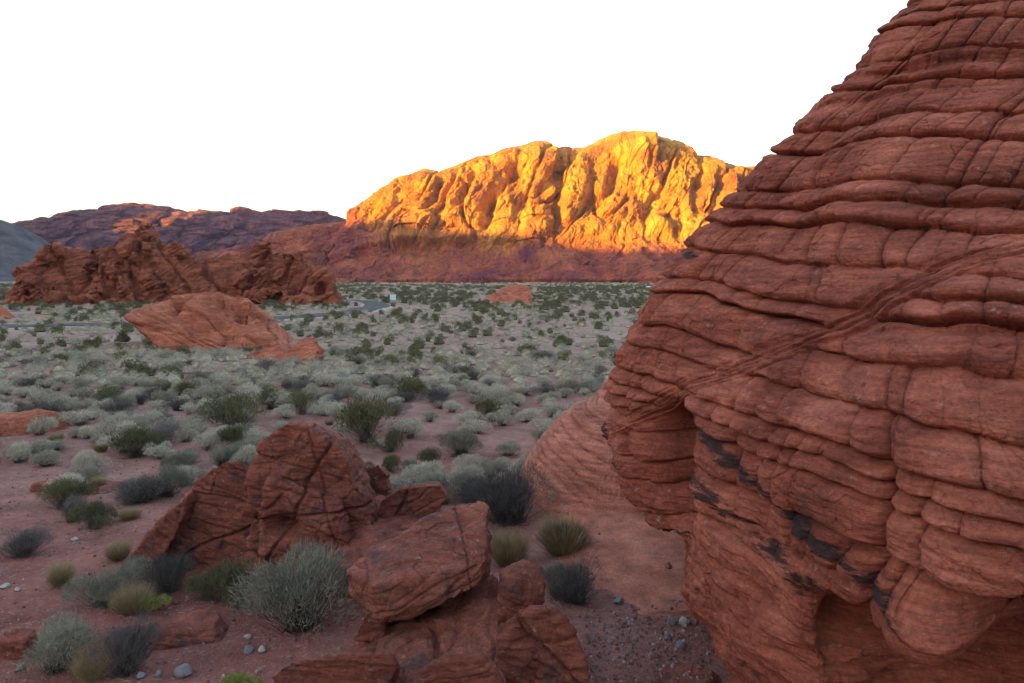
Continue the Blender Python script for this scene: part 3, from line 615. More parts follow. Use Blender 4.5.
rock('boulder', [quad([(362, 470), (378, 464), (388, 474), (390, 500), (385, 520), (356, 520)], 12.2, 0.6)],
     0.022, M_bould, 'small rounded red boulder wedged right behind the hollowed one', 'boulder', 'boulders of the left cluster', bt=0.12, ba=0.03, na=0.05, seed=4)
rock('boulder', [quad([(380, 500), (400, 488), (440, 484), (449, 496), (430, 520), (400, 540), (372, 530)], 11.3, 0.7)],
     0.015, M_bould, 'squat red boulder above and behind the dark faced block', 'boulder', 'boulders of the left cluster', bed=(-0.4, 0, 1), bt=0.12, ba=0.03, na=0.06, cracks=[((1, 0, -0.4), W(400, 510, 11.2), 0.02, 0.07)], seed=5)
rock('bedrock', [[tuple(W(*p)) for p in ((345, 520, 10.9), (380, 545, 10.0), (400, 560, 9.4), (340, 590, 10.2), (200, 590, 10.6), (180, 575, 11.2), (360, 500, 12.0), (430, 500, 12.4), (440, 540, 10.6), (260, 560, 12.0))]
                 + [(-3.0, 12.5, -0.3), (-0.3, 12.5, -0.3), (-0.4, 9.5, -0.3), (-3.6, 10.6, -0.3)]],
     0.03, M_bould, 'smooth pinkish bedrock apron under the left boulder cluster', 'bedrock', bt=0.2, ba=0.03, na=0.07, seed=6)

# -- block and base rocks in the foreground
rock('block_boulder', [[tuple(W(*p)) for p in ((347, 570, 7.4), (353, 600, 7.4), (378, 624, 7.0), (372, 585, 7.0), (420, 612, 6.95), (478, 586, 7.1), (484, 560, 7.1), (489, 574, 7.4), (488, 506, 8.2), (478, 500, 8.4), (455, 503, 8.5), (430, 522, 8.3), (395, 545, 8.0), (366, 560, 7.7), (489, 540, 8.3), (400, 600, 8.2), (470, 575, 8.4))]],
     0.014, M_bould, 'dark faced rectangular boulder balanced on the foreground bedrock', 'boulder', bed=(-0.45, -0.42, 1), bt=0.07, ba=0.030, na=0.035, ns=2, sm=2, fc=0.3,
     cracks=[((1, 0.15, 0.1), W(469, 570, 7.1), 0.007, 0.03), ((0.35, 0.5, -1), W(425, 560, 7.5), 0.012, 0.035), ((-0.45, -0.22, 1), W(440, 545, 7.7), 0.012, 0.03)], seed=7)
rock('base_rock', [[tuple(W(*p)) for p in ((375, 640, 7.3), (400, 626, 7.4), (470, 600, 7.5), (500, 600, 7.4), (508, 640, 6.9), (500, 680, 6.5), (440, 690, 6.3), (390, 690, 6.5), (350, 672, 6.9), (500, 590, 8.3), (420, 600, 8.6), (360, 640, 8.2), (318, 668, 7.0), (330, 692, 6.4), (512, 625, 7.0), (520, 650, 6.7))]
                  + [(-1.6, 6.4, -.3), (0, 6.0, -.3), (0, 8.8, -.3), (-1.5, 8.6, -.3)],
                  [tuple(W(*p)) for p in ((478, 585, 7.6), (497, 580, 7.7), (499, 640, 7.3), (470, 620, 7.2), (440, 604, 7.5), (440, 590, 8.0), (490, 575, 8.1))]],
     0.016, M_bould, 'pale streaked sloping rock supporting the rectangular boulder', 'rock', bed=(-0.7, -0.2, 1), bt=0.09, ba=0.04, na=0.05, ns=1.8, seed=8, smin=0.8,
     cracks=[((-0.6, -0.3, 1), W(450, 640, 6.8), 0.012, 0.06)])
rock('boulder', [quad([(496, 640), (516, 614), (545, 608), (562, 618), (576, 640), (583, 665), (584, 700), (520, 705), (500, 680)], 6.5, 0.8, 0.75)],
     0.014, M_bould, 'rounded dark red boulder at the right end of the foreground rocks', 'boulder', 'boulders of the foreground cluster', bt=0.12, ba=0.02, na=0.06, ns=2, seed=9, fc=0.3, cracks=[((1, 0, 1), W(540, 650, 6.4), 0.02, 0.06)])
rock('boulder', [[tuple(W(*p)) for p in ((503, 572, 7.1), (525, 562, 7.3), (541, 566, 7.3), (545, 590, 7.1), (542, 618, 7.1), (500, 620, 7.0), (497, 600, 7.0), (512, 585, 6.9), (530, 612, 6.9), (505, 580, 7.5), (540, 575, 7.6), (540, 620, 7.5), (500, 620, 7.5))]],
     0.012, M_bould, 'small angular boulder standing upright beside the rectangular one', 'boulder', 'boulders of the foreground cluster', bed=(0.5, 0, 1), bt=0.08, ba=0.015, na=0.04, ns=2.5, sm=2, seed=10)
rock('boulder', [quad([(410, 690), (425, 664), (455, 654), (480, 656), (500, 675), (505, 700)], 5.7, 0.9, 0.6)],
     0.012, M_bould, 'low humped boulder cut by the bottom edge below the streaked rock', 'boulder', 'boulders of the foreground cluster', bed=(-0.3, -0.3, 1), bt=0.08, ba=0.02, na=0.04, ns=2, seed=11)
rock('rock_slab', [quad([(268, 676), (290, 662), (340, 655), (392, 650), (400, 668), (380, 700), (280, 700)], 6.1, 1.1, 0.35)],
     0.016, M_bould, 'flat reddish slab lying at the bottom beside the streaked rock', 'rock slab', bt=0.06, ba=0.02, na=0.04, ns=2, seed=12)
rock('boulder', [quad([(352, 640), (366, 615), (378, 612), (385, 628), (380, 645)], 7.3, 0.4)],
     0.014, M_bould, 'little wedge of rock under the left corner of the rectangular boulder', 'boulder', 'boulders of the foreground cluster', na=0.03, ns=3, ba=0.01, seed=13)

def flat(px, py, wpx, depth, hgt, label, seed, mat=M_bould, name='bedrock', cat='bedrock', tilt=0.0):
    Y = H * F / (py - HZ); c = W(px, py, Y); w2 = wpx * Y / F / 2; r = random.Random(seed)
    pts = []
    for k in range(14):
        a = k * math.tau / 14; rr_ = 0.8 + 0.4 * r.random()
        x_, y_ = c.x + w2 * rr_ * math.cos(a), Y + depth / 2 * rr_ * math.sin(a)
        pts.append((x_, y_, -0.25)); pts.append((c.x + w2 * 0.62 * rr_ * math.cos(a), Y + depth * 0.3 * rr_ * math.sin(a), hgt * (0.6 + 0.5 * r.random()) + tilt * math.cos(a)))
    return rock(name, [pts], max(0.015, w2 * 0.025), mat, label, cat, bt=0.06, ba=0.02, na=min(0.05, hgt * .35), ns=1.6, seed=seed)
flat(183, 630, 110, 1.0, 0.13, 'low weathered hump of red bedrock in the left foreground', 21)
flat(22, 652, 45, 0.5, 0.20, 'dark maroon rock behind the left corner shrubs', 22, name='boulder', cat='boulder')
flat(100, 490, 80, 1.6, 0.08, 'flat pink bedrock patch beside the bare left path', 23)
flat(48, 489, 44, 0.8, 0.14, 'small smooth red hump of bedrock near the left edge', 24)
flat(20, 432, 90, 2.6, 0.45, 'orange red rock shelf crossing the left edge of the picture', 25, M_slab)
flat(690, 690, 90, 0.7, 0.16, 'flat maroon stone at the bottom beside the giant rock', 26)

# -- midfield outcrops
def pl(L): return [tuple(W(*p)) for p in L]
rock('tilted_slab_rock', [pl([(126, 317, 46), (132, 312, 50), (178, 296, 49), (205, 292, 50), (236, 292, 50), (249, 299, 48), (256, 316, 47), (262, 330, 46), (278, 346, 44), (262, 349, 43.5), (205, 348, 44), (190, 345, 44), (150, 330, 45), (230, 345, 43), (250, 302, 52), (190, 303, 53)]) +
                          [(-21, 50, -0.6), (-14, 53, -0.6), (-13, 44, -0.6), (-18, 43, -0.6)]],
     0.055, M_slab, 'long smooth salmon slab rock rising to the right on the plain', 'rock outcrop', bed=(0.30, -0.05, 1), bt=0.34, ba=0.20, na=0.07, ns=0.4, seed=31, fine=0.02, fc=0.2, smin=0.85, wf=0.25,
     cracks=[((0.28, -0.2, 1), W(230, 318, 45), 0.16, 0.8), ((0.2, -0.3, 1), W(210, 328, 45), 0.12, 0.5), ((0.35, -0.3, 1), W(225, 336, 44), 0.14, 0.6), ((-0.05, -0.4, 1), W(170, 320, 46), 0.05, 0.2), ((0.1, -0.4, 1), W(200, 303, 48), 0.04, 0.15)], dents=[(W(243, 306, 46.5), (0.9, 1.2, 0.22), -0.9), (W(250, 344, 43.2), (0.5, 0.8, 0.3), -0.8)])
rock('ledge_rock', [pl([(246, 357, 39), (270, 350, 40), (300, 341, 41), (313, 338, 41), (316, 350, 39), (314, 361, 38), (285, 362, 38), (300, 345, 43), (260, 357, 42)]) + [(-12, 40, -.4), (-9.8, 41, -.4), (-10, 38, -.4)]],
     0.07, M_slab, 'low jagged red ledge at the right foot of the salmon slab', 'rock outcrop', bed=(-0.5, -0.2, 1), bt=0.25, ba=0.2, na=0.2, ns=0.6, seed=32, fine=0.02)
rock('red_mound', [pl([(478, 302, 125), (500, 292, 127), (512, 286, 128), (524, 287, 128), (530, 296, 126), (530, 303, 125), (505, 305, 122), (510, 290, 136), (485, 300, 134)]) + [(-6, 122, -1), (3.5, 122, -1), (3, 136, -1), (-6, 136, -1)]],
     0.14, M_slab, 'small lone orange mound far out in the middle of the plain', 'rock outcrop', bed=(-0.3, -0.1, 1), bt=0.5, ba=0.35, na=0.5, ns=0.25, seed=33, fine=0.08)
rock('red_mound', [pl([(-12, 309, 80), (2, 308, 80), (9, 318, 79), (-14, 320, 78), (-5, 310, 84)]) + [(-53, 82, -1), (-50, 82, -1), (-53, 78, -1), (-50, 78, -1)]],
     0.12, M_slab, 'small red mound touching the left edge in front of the big outcrop', 'rock outcrop', bt=0.4, ba=0.2, na=0.3, ns=0.4, seed=34)
def outcrop():
    r = random.Random(12); L = []
    top = [(4, 296), (20, 270), (38, 248), (50, 242), (58, 250), (75, 268), (84, 262), (100, 245), (118, 236), (132, 228), (145, 224), (152, 232), (168, 238), (182, 252), (200, 262), (215, 270), (232, 275), (243, 268), (250, 252), (255, 242), (268, 240), (276, 250), (300, 249), (298, 262), (312, 268), (326, 268), (331, 280), (330, 305)]
    def topy(px): return interp(top, px)
    # body
    for a, b_, Yf in ((0, 60, 121), (40, 110, 120), (90, 165, 119), (140, 215, 119), (190, 260, 120), (240, 300, 119), (280, 333, 118)):
        xs = np.linspace(a + 3, b_ - 3, 5); pts = []
        for x_ in xs:
            ty = topy(x_); pts += pl([(x_, ty + 4, Yf + 6), (x_, (ty + 306) / 2 + 6, Yf + 2.5), (x_, 309, Yf - 0.5)]) ; q_ = W(x_, ty + 4, Yf + 6); pts += [(q_.x, Yf + 12, q_.z * 0.8), (q_.x, Yf + 18, -1)]
        L.append(pts)
    # tilted slabs jutting up to the right
    for k in range(62):
        px = r.uniform(2, 330); ty = topy(px); f = r.random() ** 0.8; py = ty + 15 + (293 - ty) * f
        Y = 124.5 - 7 * f + r.uniform(-1, 1); c = np.array(W(px, py, Y)); ang = R(r.uniform(138, 158) if px < 235 else r.uniform(60, 150))
        ln, th, dp = r.uniform(1.8, 4.0), r.uniform(0.6, 1.4), r.uniform(1.2, 2.6)
        ca, sa = math.cos(-ang), math.sin(-ang); pts = []
        for sx in (-1, 1):
            for sy in (-1, 1):
                for sz in (-1, 1):
                    lx, ly, lz = sx * ln * r.uniform(0.35, 0.7), sy * dp * r.uniform(0.5, 1), sz * th * r.uniform(0.5, 1)
                    # lean to upper left like the beds there
                    pts.append((c[0] - lx * ca + lz * sa, c[1] + ly, c[2] + lx * sa + lz * ca - 0.3))
        L.append(pts)
    # crags
    for poly, Y in (([(38, 250), (44, 243), (53, 242), (58, 249), (56, 262), (36, 266)], 123), ([(250, 262), (250, 247), (258, 240), (270, 240), (273, 252), (264, 268)], 122), ([(279, 252), (302, 249), (300, 258), (290, 280), (280, 275)], 121),
                    ([(308, 272), (318, 266), (328, 270), (331, 290), (326, 303), (310, 295)], 119), ([(128, 240), (140, 225), (148, 224), (153, 236), (145, 250)], 123), ([(168, 250), (172, 240), (181, 243), (183, 256)], 123)):
        L.append(quad(poly, Y, 3.0))
    cr = [((1, 0.2, 0.75), W(px, 275, 120), 0.35, 1.1) for px in (60, 95, 128, 158, 178, 205)] + [((1, 0, -0.5), W(px, 285, 119), 0.3, 1.0) for px in (75, 110, 245, 275, 300)]
    dn = [(W(r.uniform(10, 325), r.uniform(272, 300), 118.5), (r.uniform(.5, 1.1), 2.0, r.uniform(.5, 1.2)), -2.3) for _ in range(26)]
    return rock('rock_outcrop', L, 0.2, M_crop, 'wide craggy dark red outcrop of tilted slabs left of centre', 'rock outcrop', bed=(-0.5, -0.25, 1), bt=0.8, ba=0.6, na=0.75, ns=0.22, sm=1, seed=35, cracks=cr, dents=dn, fine=0.15)
outcrop()
print('rocks')

# ------------------------------------------------------------------ road and wash
def ribbon(name, pts, width, mat, lift, kind='structure', label=None, cat=None, n=160):
    p = np.array(pts, float); t = np.linspace(0, len(p) - 1, n); i = np.clip(t.astype(int), 0, len(p) - 2); f = (t - i)[:, None]
    p0, p1, p2, p3 = p[np.maximum(i - 1, 0)], p[i], p[i + 1], p[np.minimum(i + 2, len(p) - 1)]
    c = 0.5 * (2 * p1 + (p2 - p0) * f + (2 * p0 - 5 * p1 + 4 * p2 - p3) * f**2 + (3 * p1 - p0 - 3 * p2 + p3) * f**3)
    tn = np.gradient(c, axis=0); tn /= np.linalg.norm(tn, axis=1, keepdims=True); nn = np.stack([-tn[:, 1], tn[:, 0]], 1)
    off = np.linspace(-width / 2, width / 2, 9)
    XY = c[:, None, :] + nn[:, None, :] * off[None, :, None]
    zc = terr(c[:, 0], c[:, 1])
    Z = np.maximum(terr(XY[..., 0], XY[..., 1]), zc[:, None]) + lift
    Z[:, 0] -= 0.3; Z[:, -1] -= 0.3
    o = mesh_np(name, np.concatenate([XY, Z[..., None]], -1).reshape(-1, 3), grid_faces(n, 9), mat); o['kind'] = kind
    return o
ROAD = [(-110, 66), (-60, 64), (-42, 65), (-30, 69), (-21, 80), (-18, 97), (-20, 118), (-26, 138), (-38, 158), (-60, 190)]
M_asph = plain('asphalt', (0.055, 0.053, 0.055), 0.85, 0.2, 3)
M_verge = plain('pale_gravel', (0.34, 0.29, 0.24), 0.95, 0.25, 2)
ribbon('road_verge', ROAD, 5.6, M_verge, 0.08)
ribbon('road', ROAD, 4.4, M_asph, 0.16)
ribbon('dry_wash', [(22, 338), (32, 326), (45, 333), (60, 328), (85, 345), (120, 350)], 11, plain('pale_sand', (0.62, 0.58, 0.52), 0.95, 0.15, 0.3), 0.5)
def clear(x, y):
    """distance to the road centre line"""
    p = np.array(ROAD, float); d = 1e9
    for a, b in zip(p[:-1], p[1:]):
        ab = b - a; t = np.clip(((x - a[0]) * ab[0] + (y - a[1]) * ab[1]) / (ab @ ab), 0, 1)
        d = np.minimum(d, np.hypot(x - a[0] - t * ab[0], y - a[1] - t * ab[1]))
    return d

# -- road sign
def add_box(bm, c, s, rot=None):
    r = bmesh.ops.create_cube(bm, size=1); bmesh.ops.scale(bm, vec=s, verts=r['verts'])
    if rot: bmesh.ops.rotate(bm, matrix=rot, verts=r['verts'])
    bmesh.ops.translate(bm, vec=c, verts=r['verts']); return r['verts']
def obj(name, bm, mat, parent=None, bevel=0):
    if bevel: bmesh.ops.bevel(bm, geom=list(bm.edges), offset=bevel, segments=2, affect='EDGES')
    me = bpy.data.meshes.new(name); bm.to_mesh(me); bm.free(); me.materials.append(mat)
    o = bpy.data.objects.new(name, me); C.objects.link(o)
    if parent: o.parent = parent
    return o
def sign():
    Y = 132; p = W(393, 300, Y); z0 = tz(p.x, Y)
    e = bpy.data.objects.new('road_sign', None); C.objects.link(e); e.location = (p.x, Y, z0); e.rotation_euler = (0, 0, R(8))
    bm = bmesh.new(); add_box(bm, (0, 0, 0.92), (1.0, 0.05, 0.95)); obj('panel', bm, plain('sign_paint', (0.52, 0.64, 0.72), 0.5, 0.05), e, 0.01)
    for s in (-1, 1):
        bm = bmesh.new(); add_box(bm, (0.36 * s, 0.06, 0.6), (0.08, 0.06, 1.5)); obj('post', bm, plain('sign_post', (0.2, 0.19, 0.18), 0.7, 0.1), e, 0.006)
    tag(e, 'small square pale blue road sign far out on the plain', 'sign')
sign()

# ------------------------------------------------------------------ shrubs
def blades(V, Fc, P0, D, ln, wd, bend=0.0, rs=None):
    """tapered slivers from P0 along D"""
    n = len(P0); r = rs.normal(size=(n, 3)); side = np.cross(D, r); side /= np.linalg.norm(side, axis=1, keepdims=True) + 1e-9
    side = side * (wd / 2)[:, None]; tip = P0 + D * ln[:, None]; tip[:, 2] -= bend * ln
    b = sum(len(v) for v in V)
    V.append(np.stack([P0 - side, P0 + side, tip], 1).reshape(-1, 3)); i = np.arange(n) * 3 + b; Fc.append(np.stack([i, i + 1, i + 2], 1))
def unit(v): return v / (np.linalg.norm(v, axis=1, keepdims=True) + 1e-9)
def shrub_mesh(kind, hero, seed):
    """unit shrub: radius 0.5, height about 0.62; returns foliage and stems arrays"""
    rs = np.random.RandomState(seed); V, Fc = [], []; SV, SF = [], []
    mult = {2: 1.0, 1: 0.42, 0: 0.13}[hero]; ws = {2: 1.0, 1: 1.45, 0: 2.3}[hero]
    nl = 7 + rs.randint(4)
    lob = np.stack([rs.normal(0, 0.16, nl), rs.normal(0, 0.16, nl), rs.uniform(0.12, 0.30, nl)], 1); lr = rs.uniform(0.17, 0.29, nl)
    if kind in ('grey', 'pale', 'dark', 'green', 'lime'):
        N = int({'grey': 10500, 'pale': 7000, 'dark': 5200, 'green': 5200, 'lime': 5200}[kind] * mult)
        k = rs.randint(0, nl, N); d = unit(rs.normal(size=(N, 3))); d[:, 2] = np.abs(d[:, 2]) * 1.0 - 0.12
        rad = lr[k] * (rs.uniform(0.35, 1, N) ** 0.45)
        P0 = lob[k] + d * rad[:, None]; P0[:, 2] = np.maximum(P0[:, 2], 0.015 + 0.03 * rs.rand(N))
        up = P0.copy(); up[:, 2] += 0.25; D = unit(unit(up) * 0.8 + rs.normal(0, 0.42, (N, 3)))
        L_ = {'grey': 0.055, 'pale': 0.045, 'dark': 0.10, 'green': 0.06, 'lime': 0.08}[kind]; W_ = {'grey': 0.0042, 'pale': 0.0085, 'dark': 0.0035, 'green': 0.009, 'lime': 0.007}[kind]
        blades(V, Fc, P0, D, L_ * rs.uniform(0.5, 1.4, N), W_ * ws * rs.uniform(0.6, 1.4, N), 0, rs)
        if kind == 'green':      # airy, taller
            for a in V: a[:, 2] *= 1.35
        M = int({'grey': 420, 'pale': 320, 'dark': 900, 'green': 420, 'lime': 260}[kind] * max(mult, 0.2))
        k = rs.randint(0, nl, M); T = lob[k] + unit(rs.normal(size=(M, 3)) + [0, 0, 0.6]) * lr[k][:, None] * rs.uniform(0.6, 1.12, (M, 1))
        if kind == 'green': T[:, 2] *= 1.35
        B = np.stack([rs.normal(0, 0.05, M), rs.normal(0, 0.05, M), np.zeros(M)], 1); mid = B * 0.4 + T * 0.6; mid[:, 2] -= 0.05; mid[:, 2] = np.maximum(mid[:, 2], 0.01)
        for a, b_, w_ in ((B, mid, 0.010), (mid, T, 0.006)):
            dd = b_ - a; ll = np.linalg.norm(dd, axis=1); blades(SV, SF, a, unit(dd), ll * 1.04, np.full(M, w_ * ws), 0, rs)
    else:                        # straw tuft: upright fan of blades
        N = int(2600 * mult); a = rs.uniform(0, math.tau, N); rr_ = 0.16 * np.sqrt(rs.rand(N)); P0 = np.stack([rr_ * np.cos(a), rr_ * np.sin(a), np.zeros(N)], 1)
        lean = rs.uniform(0.1, 1.0, N) ; D = unit(np.stack([np.cos(a) * lean, np.sin(a) * lean, np.ones(N)], 1) + rs.normal(0, 0.14, (N, 3)))
        blades(V, Fc, P0, D, rs.uniform(0.25, 0.66, N), 0.011 * ws * rs.uniform(0.6, 1.3, N), 0.06, rs)
        M = int(300 * mult) + 20; a = rs.uniform(0, math.tau, M); D = unit(np.stack([np.cos(a), np.sin(a), rs.uniform(0.3, 1.4, M)], 1))
        blades(SV, SF, np.zeros((M, 3)), D, rs.uniform(0.2, 0.4, M), np.full(M, 0.010 * ws), 0, rs)
    return (np.concatenate(V), np.concatenate(Fc)), (np.concatenate(SV), np.concatenate(SF))
LIB = {}
def core(rs, kind, r=0.33):
    n = 9; rows = [(0.0, 0.80), (0.08, 1.0), (0.20, 0.86), (0.30, 0.5)]; V = []; k = 1.35 if kind == 'green' else 1.0
    for z_, q in rows:
        for j in range(n): a = math.tau * j / n; V.append((r * q * math.cos(a) * rs.uniform(.8, 1.15), r * q * math.sin(a) * rs.uniform(.8, 1.15), z_ * k * rs.uniform(.85, 1.1)))
    V.append((0, 0, 0.35 * k)); Fc = []
    for i in range(3):
        for j in range(n): a, b = i * n + j, i * n + (j + 1) % n; Fc += [(a, b, b + n), (a, b + n, a + n)]
    Fc += [(3 * n + j, 3 * n + (j + 1) % n, 4 * n) for j in range(n)]
    return np.array(V), np.array(Fc)
def shrub_lib(kind, hero, var):
    key = (kind, hero, var)
    if key not in LIB:
        (V, Fc), (SV, SF) = shrub_mesh(kind, hero, hash((len(kind) * 7 + ord(kind[0]) * 13, hero, var)) % 100000)
        if hero == 0 and kind in ('pale', 'grey', 'green'):
            cV, cF = core(np.random.RandomState(var), kind); V = np.concatenate([V, cV]); Fc = np.concatenate([Fc, cF + len(V) - len(cV)])
        a = mesh_np('foliage', V, Fc, M_leaf['silver' if kind == 'pale' else kind], smooth=False); b = mesh_np('stems', SV, SF, M_stem, smooth=False)  # near pale shrubs take the brightened leaf copy
        LIB[key] = (a.data, b.data)
        bpy.data.objects.remove(a); bpy.data.objects.remove(b)
    return LIB[key]
NM = {'grey': 'grey_shrub', 'pale': 'cushion_shrub', 'dark': 'twiggy_shrub', 'green': 'green_shrub', 'straw': 'grass_tuft', 'lime': 'yellow_green_shrub'}
CT = {'grey': 'shrub', 'pale': 'shrub', 'dark': 'shrub', 'green': 'shrub', 'straw': 'grass tuft', 'lime': 'shrub'}
def shrub(kind, x, y, wd, hg, hero, label, group=None, var=None, one=False):
    var = random.randrange(3 if hero < 2 else 4) if var is None else var
    fm, sm_ = shrub_lib(kind, hero, var); top = {'green': 0.8, 'straw': 0.62}.get(kind, 0.55)
    e = bpy.data.objects.new(NM[kind], None); C.objects.link(e); e.empty_display_size = 0.1
    e.location = (x, y, tz(x, y) - 0.01); e.rotation_euler = (0, 0, random.uniform(0, math.tau)); s = wd; e.scale = (s * random.uniform(0.85, 1.15), s * random.uniform(0.85, 1.15), hg / top)
    for nm, me in (('foliage', fm), ('stems', sm_)):
        c = bpy.data.objects.new(nm, me); C.objects.link(c); c.parent = e
    tag(e, label, CT[kind], group); return e
def sh(kind, px, pyb, wpx, hpx, label, hero=2, Y=None, z=None, group=None):
    Y = Y or H * F / (pyb - HZ); p = W(px, pyb, Y); o = shrub(kind, p.x, Y, wpx * Y / F, hpx * Y / F * 1.05, hero, label, group)
    if z is not None: o.location.z = z
    return o
sh('grey', 303, 628, 118, 78, 'largest rounded grey shrub in front of the hollowed boulder')
sh('green', 236, 604, 62, 50, 'dark green shrub left of the largest grey shrub')
sh('green', 208, 600, 40, 32, 'small dull green shrub under the curved banded boulder')
sh('dark', 168, 592, 70, 40, 'dark twiggy shrub below the leaning slab')
sh('grey', 108, 606, 72, 44, 'pale grey shrub left of the dark twiggy one below the leaning slab')
sh('straw', 132, 613, 46, 34, 'olive grass clump between grey shrubs in the left foreground')
sh('lime', 142, 613, 52, 20, 'low yellow green clump in front of the olive grass')
sh('straw', 61, 588, 34, 28, 'round golden grass tuft standing alone on the left path')
sh('straw', 118, 562, 32, 22, 'small tan grass tuft left of the leaning slab')
sh('grey', 58, 668, 90, 58, 'wispy grey shrub in the lower left corner')
sh('dark', 125, 672, 76, 52, 'dark purplish twiggy shrub at the bottom left')
sh('straw', 92, 678, 44, 38, 'olive gold tuft between the two bottom left shrubs')
sh('dark', 22, 558, 54, 28, 'dark low shrub at the left edge beside the path')
sh('green', 95, 530, 50, 33, 'dark green shrub standing on the bare left path')
sh('dark', 72, 522, 40, 24, 'grey twiggy shrub touching the dark green one on the path')
sh('straw', 130, 524, 30, 14, 'low dry clump right of the dark green path shrub')
sh('grey', 165, 500, 60, 34, 'soft grey green mound of shrub above the leaning slab')
sh('dark', 140, 507, 50, 22, 'dull dark shrub lying left of the soft grey green mound')
sh('lime', 240, 700, 66, 28, 'yellow green bush cut by the bottom edge')
sh('dark', 512, 524, 84, 56, 'large dark grey twiggy shrub in front of the slickrock dome')
sh('straw', 562, 557, 58, 44, 'tall straw tuft with dark base beside the slickrock floor')
sh('dark', 560, 556, 56, 34, 'dark twiggy shrub growing around the tall straw tuft')
sh('dark', 576, 606, 80, 42, 'dark dome shaped shrub right of the small angular boulder')
sh('grey', 560, 600, 48, 36, 'silvery shrub fused with the dark dome shaped one')
sh('straw', 508, 566, 52, 42, 'pale dry grass behind the rectangular boulder')
sh('straw', 502, 585, 34, 40, 'short dry grass right against the rectangular boulder', Y=9.0)
sh('green', 510, 590, 36, 24, 'small bright green growth behind the small angular boulder', Y=8.8)
sh('pale', 468, 496, 54, 30, 'pale rounded shrub above the rectangular boulder')
sh('pale', 428, 482, 50, 26, 'pale silver shrub right of the wedged boulder')
sh('grey', 490, 478, 24, 22, 'thin grey sprig above the large twiggy shrub')
sh('pale', 505, 505, 48, 30, 'pale clump left of the slickrock dome')
sh('straw', 352, 690, 64, 40, 'wispy grass growing over the bottom rock slab')
sh('lime', 498, 690, 30, 20, 'tiny green sprouts at the foot of the rounded boulder', Y=6.1, z=0.35)
sh('green', 666, 540, 14, 6, 'tiny dry sprig on the slickrock floor', hero=1)

# -- scattered shrubs
def blocked(x, y):
    if clear(x, y) < 2.3: return True
    px = 512 + F * x / y
    if 0.9 < x < 6.5 and y < 18.3 and px > 500: return True
    if -4.3 < x < 0.2 and y < 13.2: return True
    if x > 1.0 + 0.1 * y and y < 16: return True
    if -19.8 < x < -12.6 and 43.5 < y < 54: return True
    if -13 < x < -9.5 and 37.5 < y < 43: return True
    if -77 < x < -25 and 117 < y < 138: return True
    if -6.5 < x < 4 and 121 < y < 137: return True
    return False
r = random.Random(77); near = []; y = 13.6
while y < 42:
    st = 0.72 + 0.003 * y
    x = -y * 0.68
    while x < y * 0.68:
        X_, Y_ = x + r.uniform(-.45, .45) * st, y + r.uniform(-.45, .45) * st
        px = 512 + F * X_ / Y_; py = HZ + H * F / Y_
        dens = 0.86 + 0.5 * float(n3(X_ * 0.22, Y_ * 0.16, 5.5, 2))
        if py > 440 and px < 210: dens *= 0.7
        if py > 470: dens *= 0.6
        if 345 < px < 540 and 412 < py < 468: dens *= 0.45
        if r.random() < dens and px < 650 and not blocked(X_, Y_): near.append((X_, Y_, px, py))
        x += st
    y += st * 0.92
print('near shrubs', len(near))
cnt = {}; placed = []
far_pts = []
LABEL = {
 'pale': 'small pale silver cushion shrub among many on the open plain',
 'grey': 'mid grey rounded desert shrub among the pale cushions on the plain',
 'dark': 'low dark leafless shrub scattered between the pale cushions',
 'green': 'olive green airy creosote bush standing above the grey cushions',
 'straw': 'small dry grass tuft between the cushion shrubs'}
GRP = {'pale': 'pale cushion shrubs on the plain', 'grey': 'grey rounded shrubs on the plain', 'dark': 'dark leafless shrubs on the plain', 'green': 'olive creosote bushes on the plain', 'straw': 'dry tufts on the plain'}
CAP = {'pale': 290, 'grey': 200, 'dark': 110, 'green': 130, 'straw': 50}
near.sort(key=lambda t: t[1])
for X_, Y_, px, py in near:
    gn = float(n3(X_ * 0.15, Y_ * 0.1, 9.1, 2)); t = r.random()
    kind = 'green' if t < 0.05 + 0.16 * max(gn, 0) else 'pale' if t < 0.74 else 'grey' if t < 0.86 else 'dark' if t < 0.95 else 'straw'
    wd = {'pale': r.uniform(0.5, 1.0), 'grey': r.uniform(0.5, 1.1), 'dark': r.uniform(0.5, 1.2), 'green': r.uniform(0.6, 1.2), 'straw': r.uniform(0.3, 0.6)}[kind]
    hg = wd * {'pale': 0.55, 'grey': 0.58, 'dark': 0.5, 'green': 0.75, 'straw': 0.7}[kind] * r.uniform(0.8, 1.15)
    if cnt.get(kind, 0) >= CAP[kind]: far_pts.append((X_, Y_, kind, wd, hg)); continue
    cnt[kind] = cnt.get(kind, 0) + 1
    placed.append((shrub(kind, X_, Y_, wd, hg, 2 if Y_ < 19 else 1 if Y_ < 30 else 0, LABEL[kind], GRP[kind]), kind, px, py))
LM = [(200, 345, 'salmon slab rock'), (285, 362, 'jagged red ledge'), (368, 425, 'tall airy olive bush'), (234, 420, 'broad olive bush'), (300, 424, 'hollowed boulder'), (560, 420, 'slickrock dome'),
      (164, 430, 'bright white midfield stone'), (30, 432, 'orange shelf at the left edge'), (408, 390, 'mid plain olive bush'), (490, 410, 'olive bush left of the dome'), (600, 350, 'giant rock\'s left flank'), (70, 350, 'left road bend'), (450, 350, 'lone mound\'s foreground'), (60, 390, 'shelf\'s far side'), (330, 350, 'red ledge\'s right end'), (540, 370, 'open plain\'s right part'), (300, 395, 'red ledge\'s near side'), (120, 400, 'slab\'s near left side'),
      (165, 484, 'soft grey green mound'), (100, 488, 'flat pink bedrock patch'), (160, 520, 'leaning slab'), (468, 482, 'pale rounded shrub by the block'), (22, 548, 'dark shrub at the left edge'), (376, 464, 'small wedged boulder')]
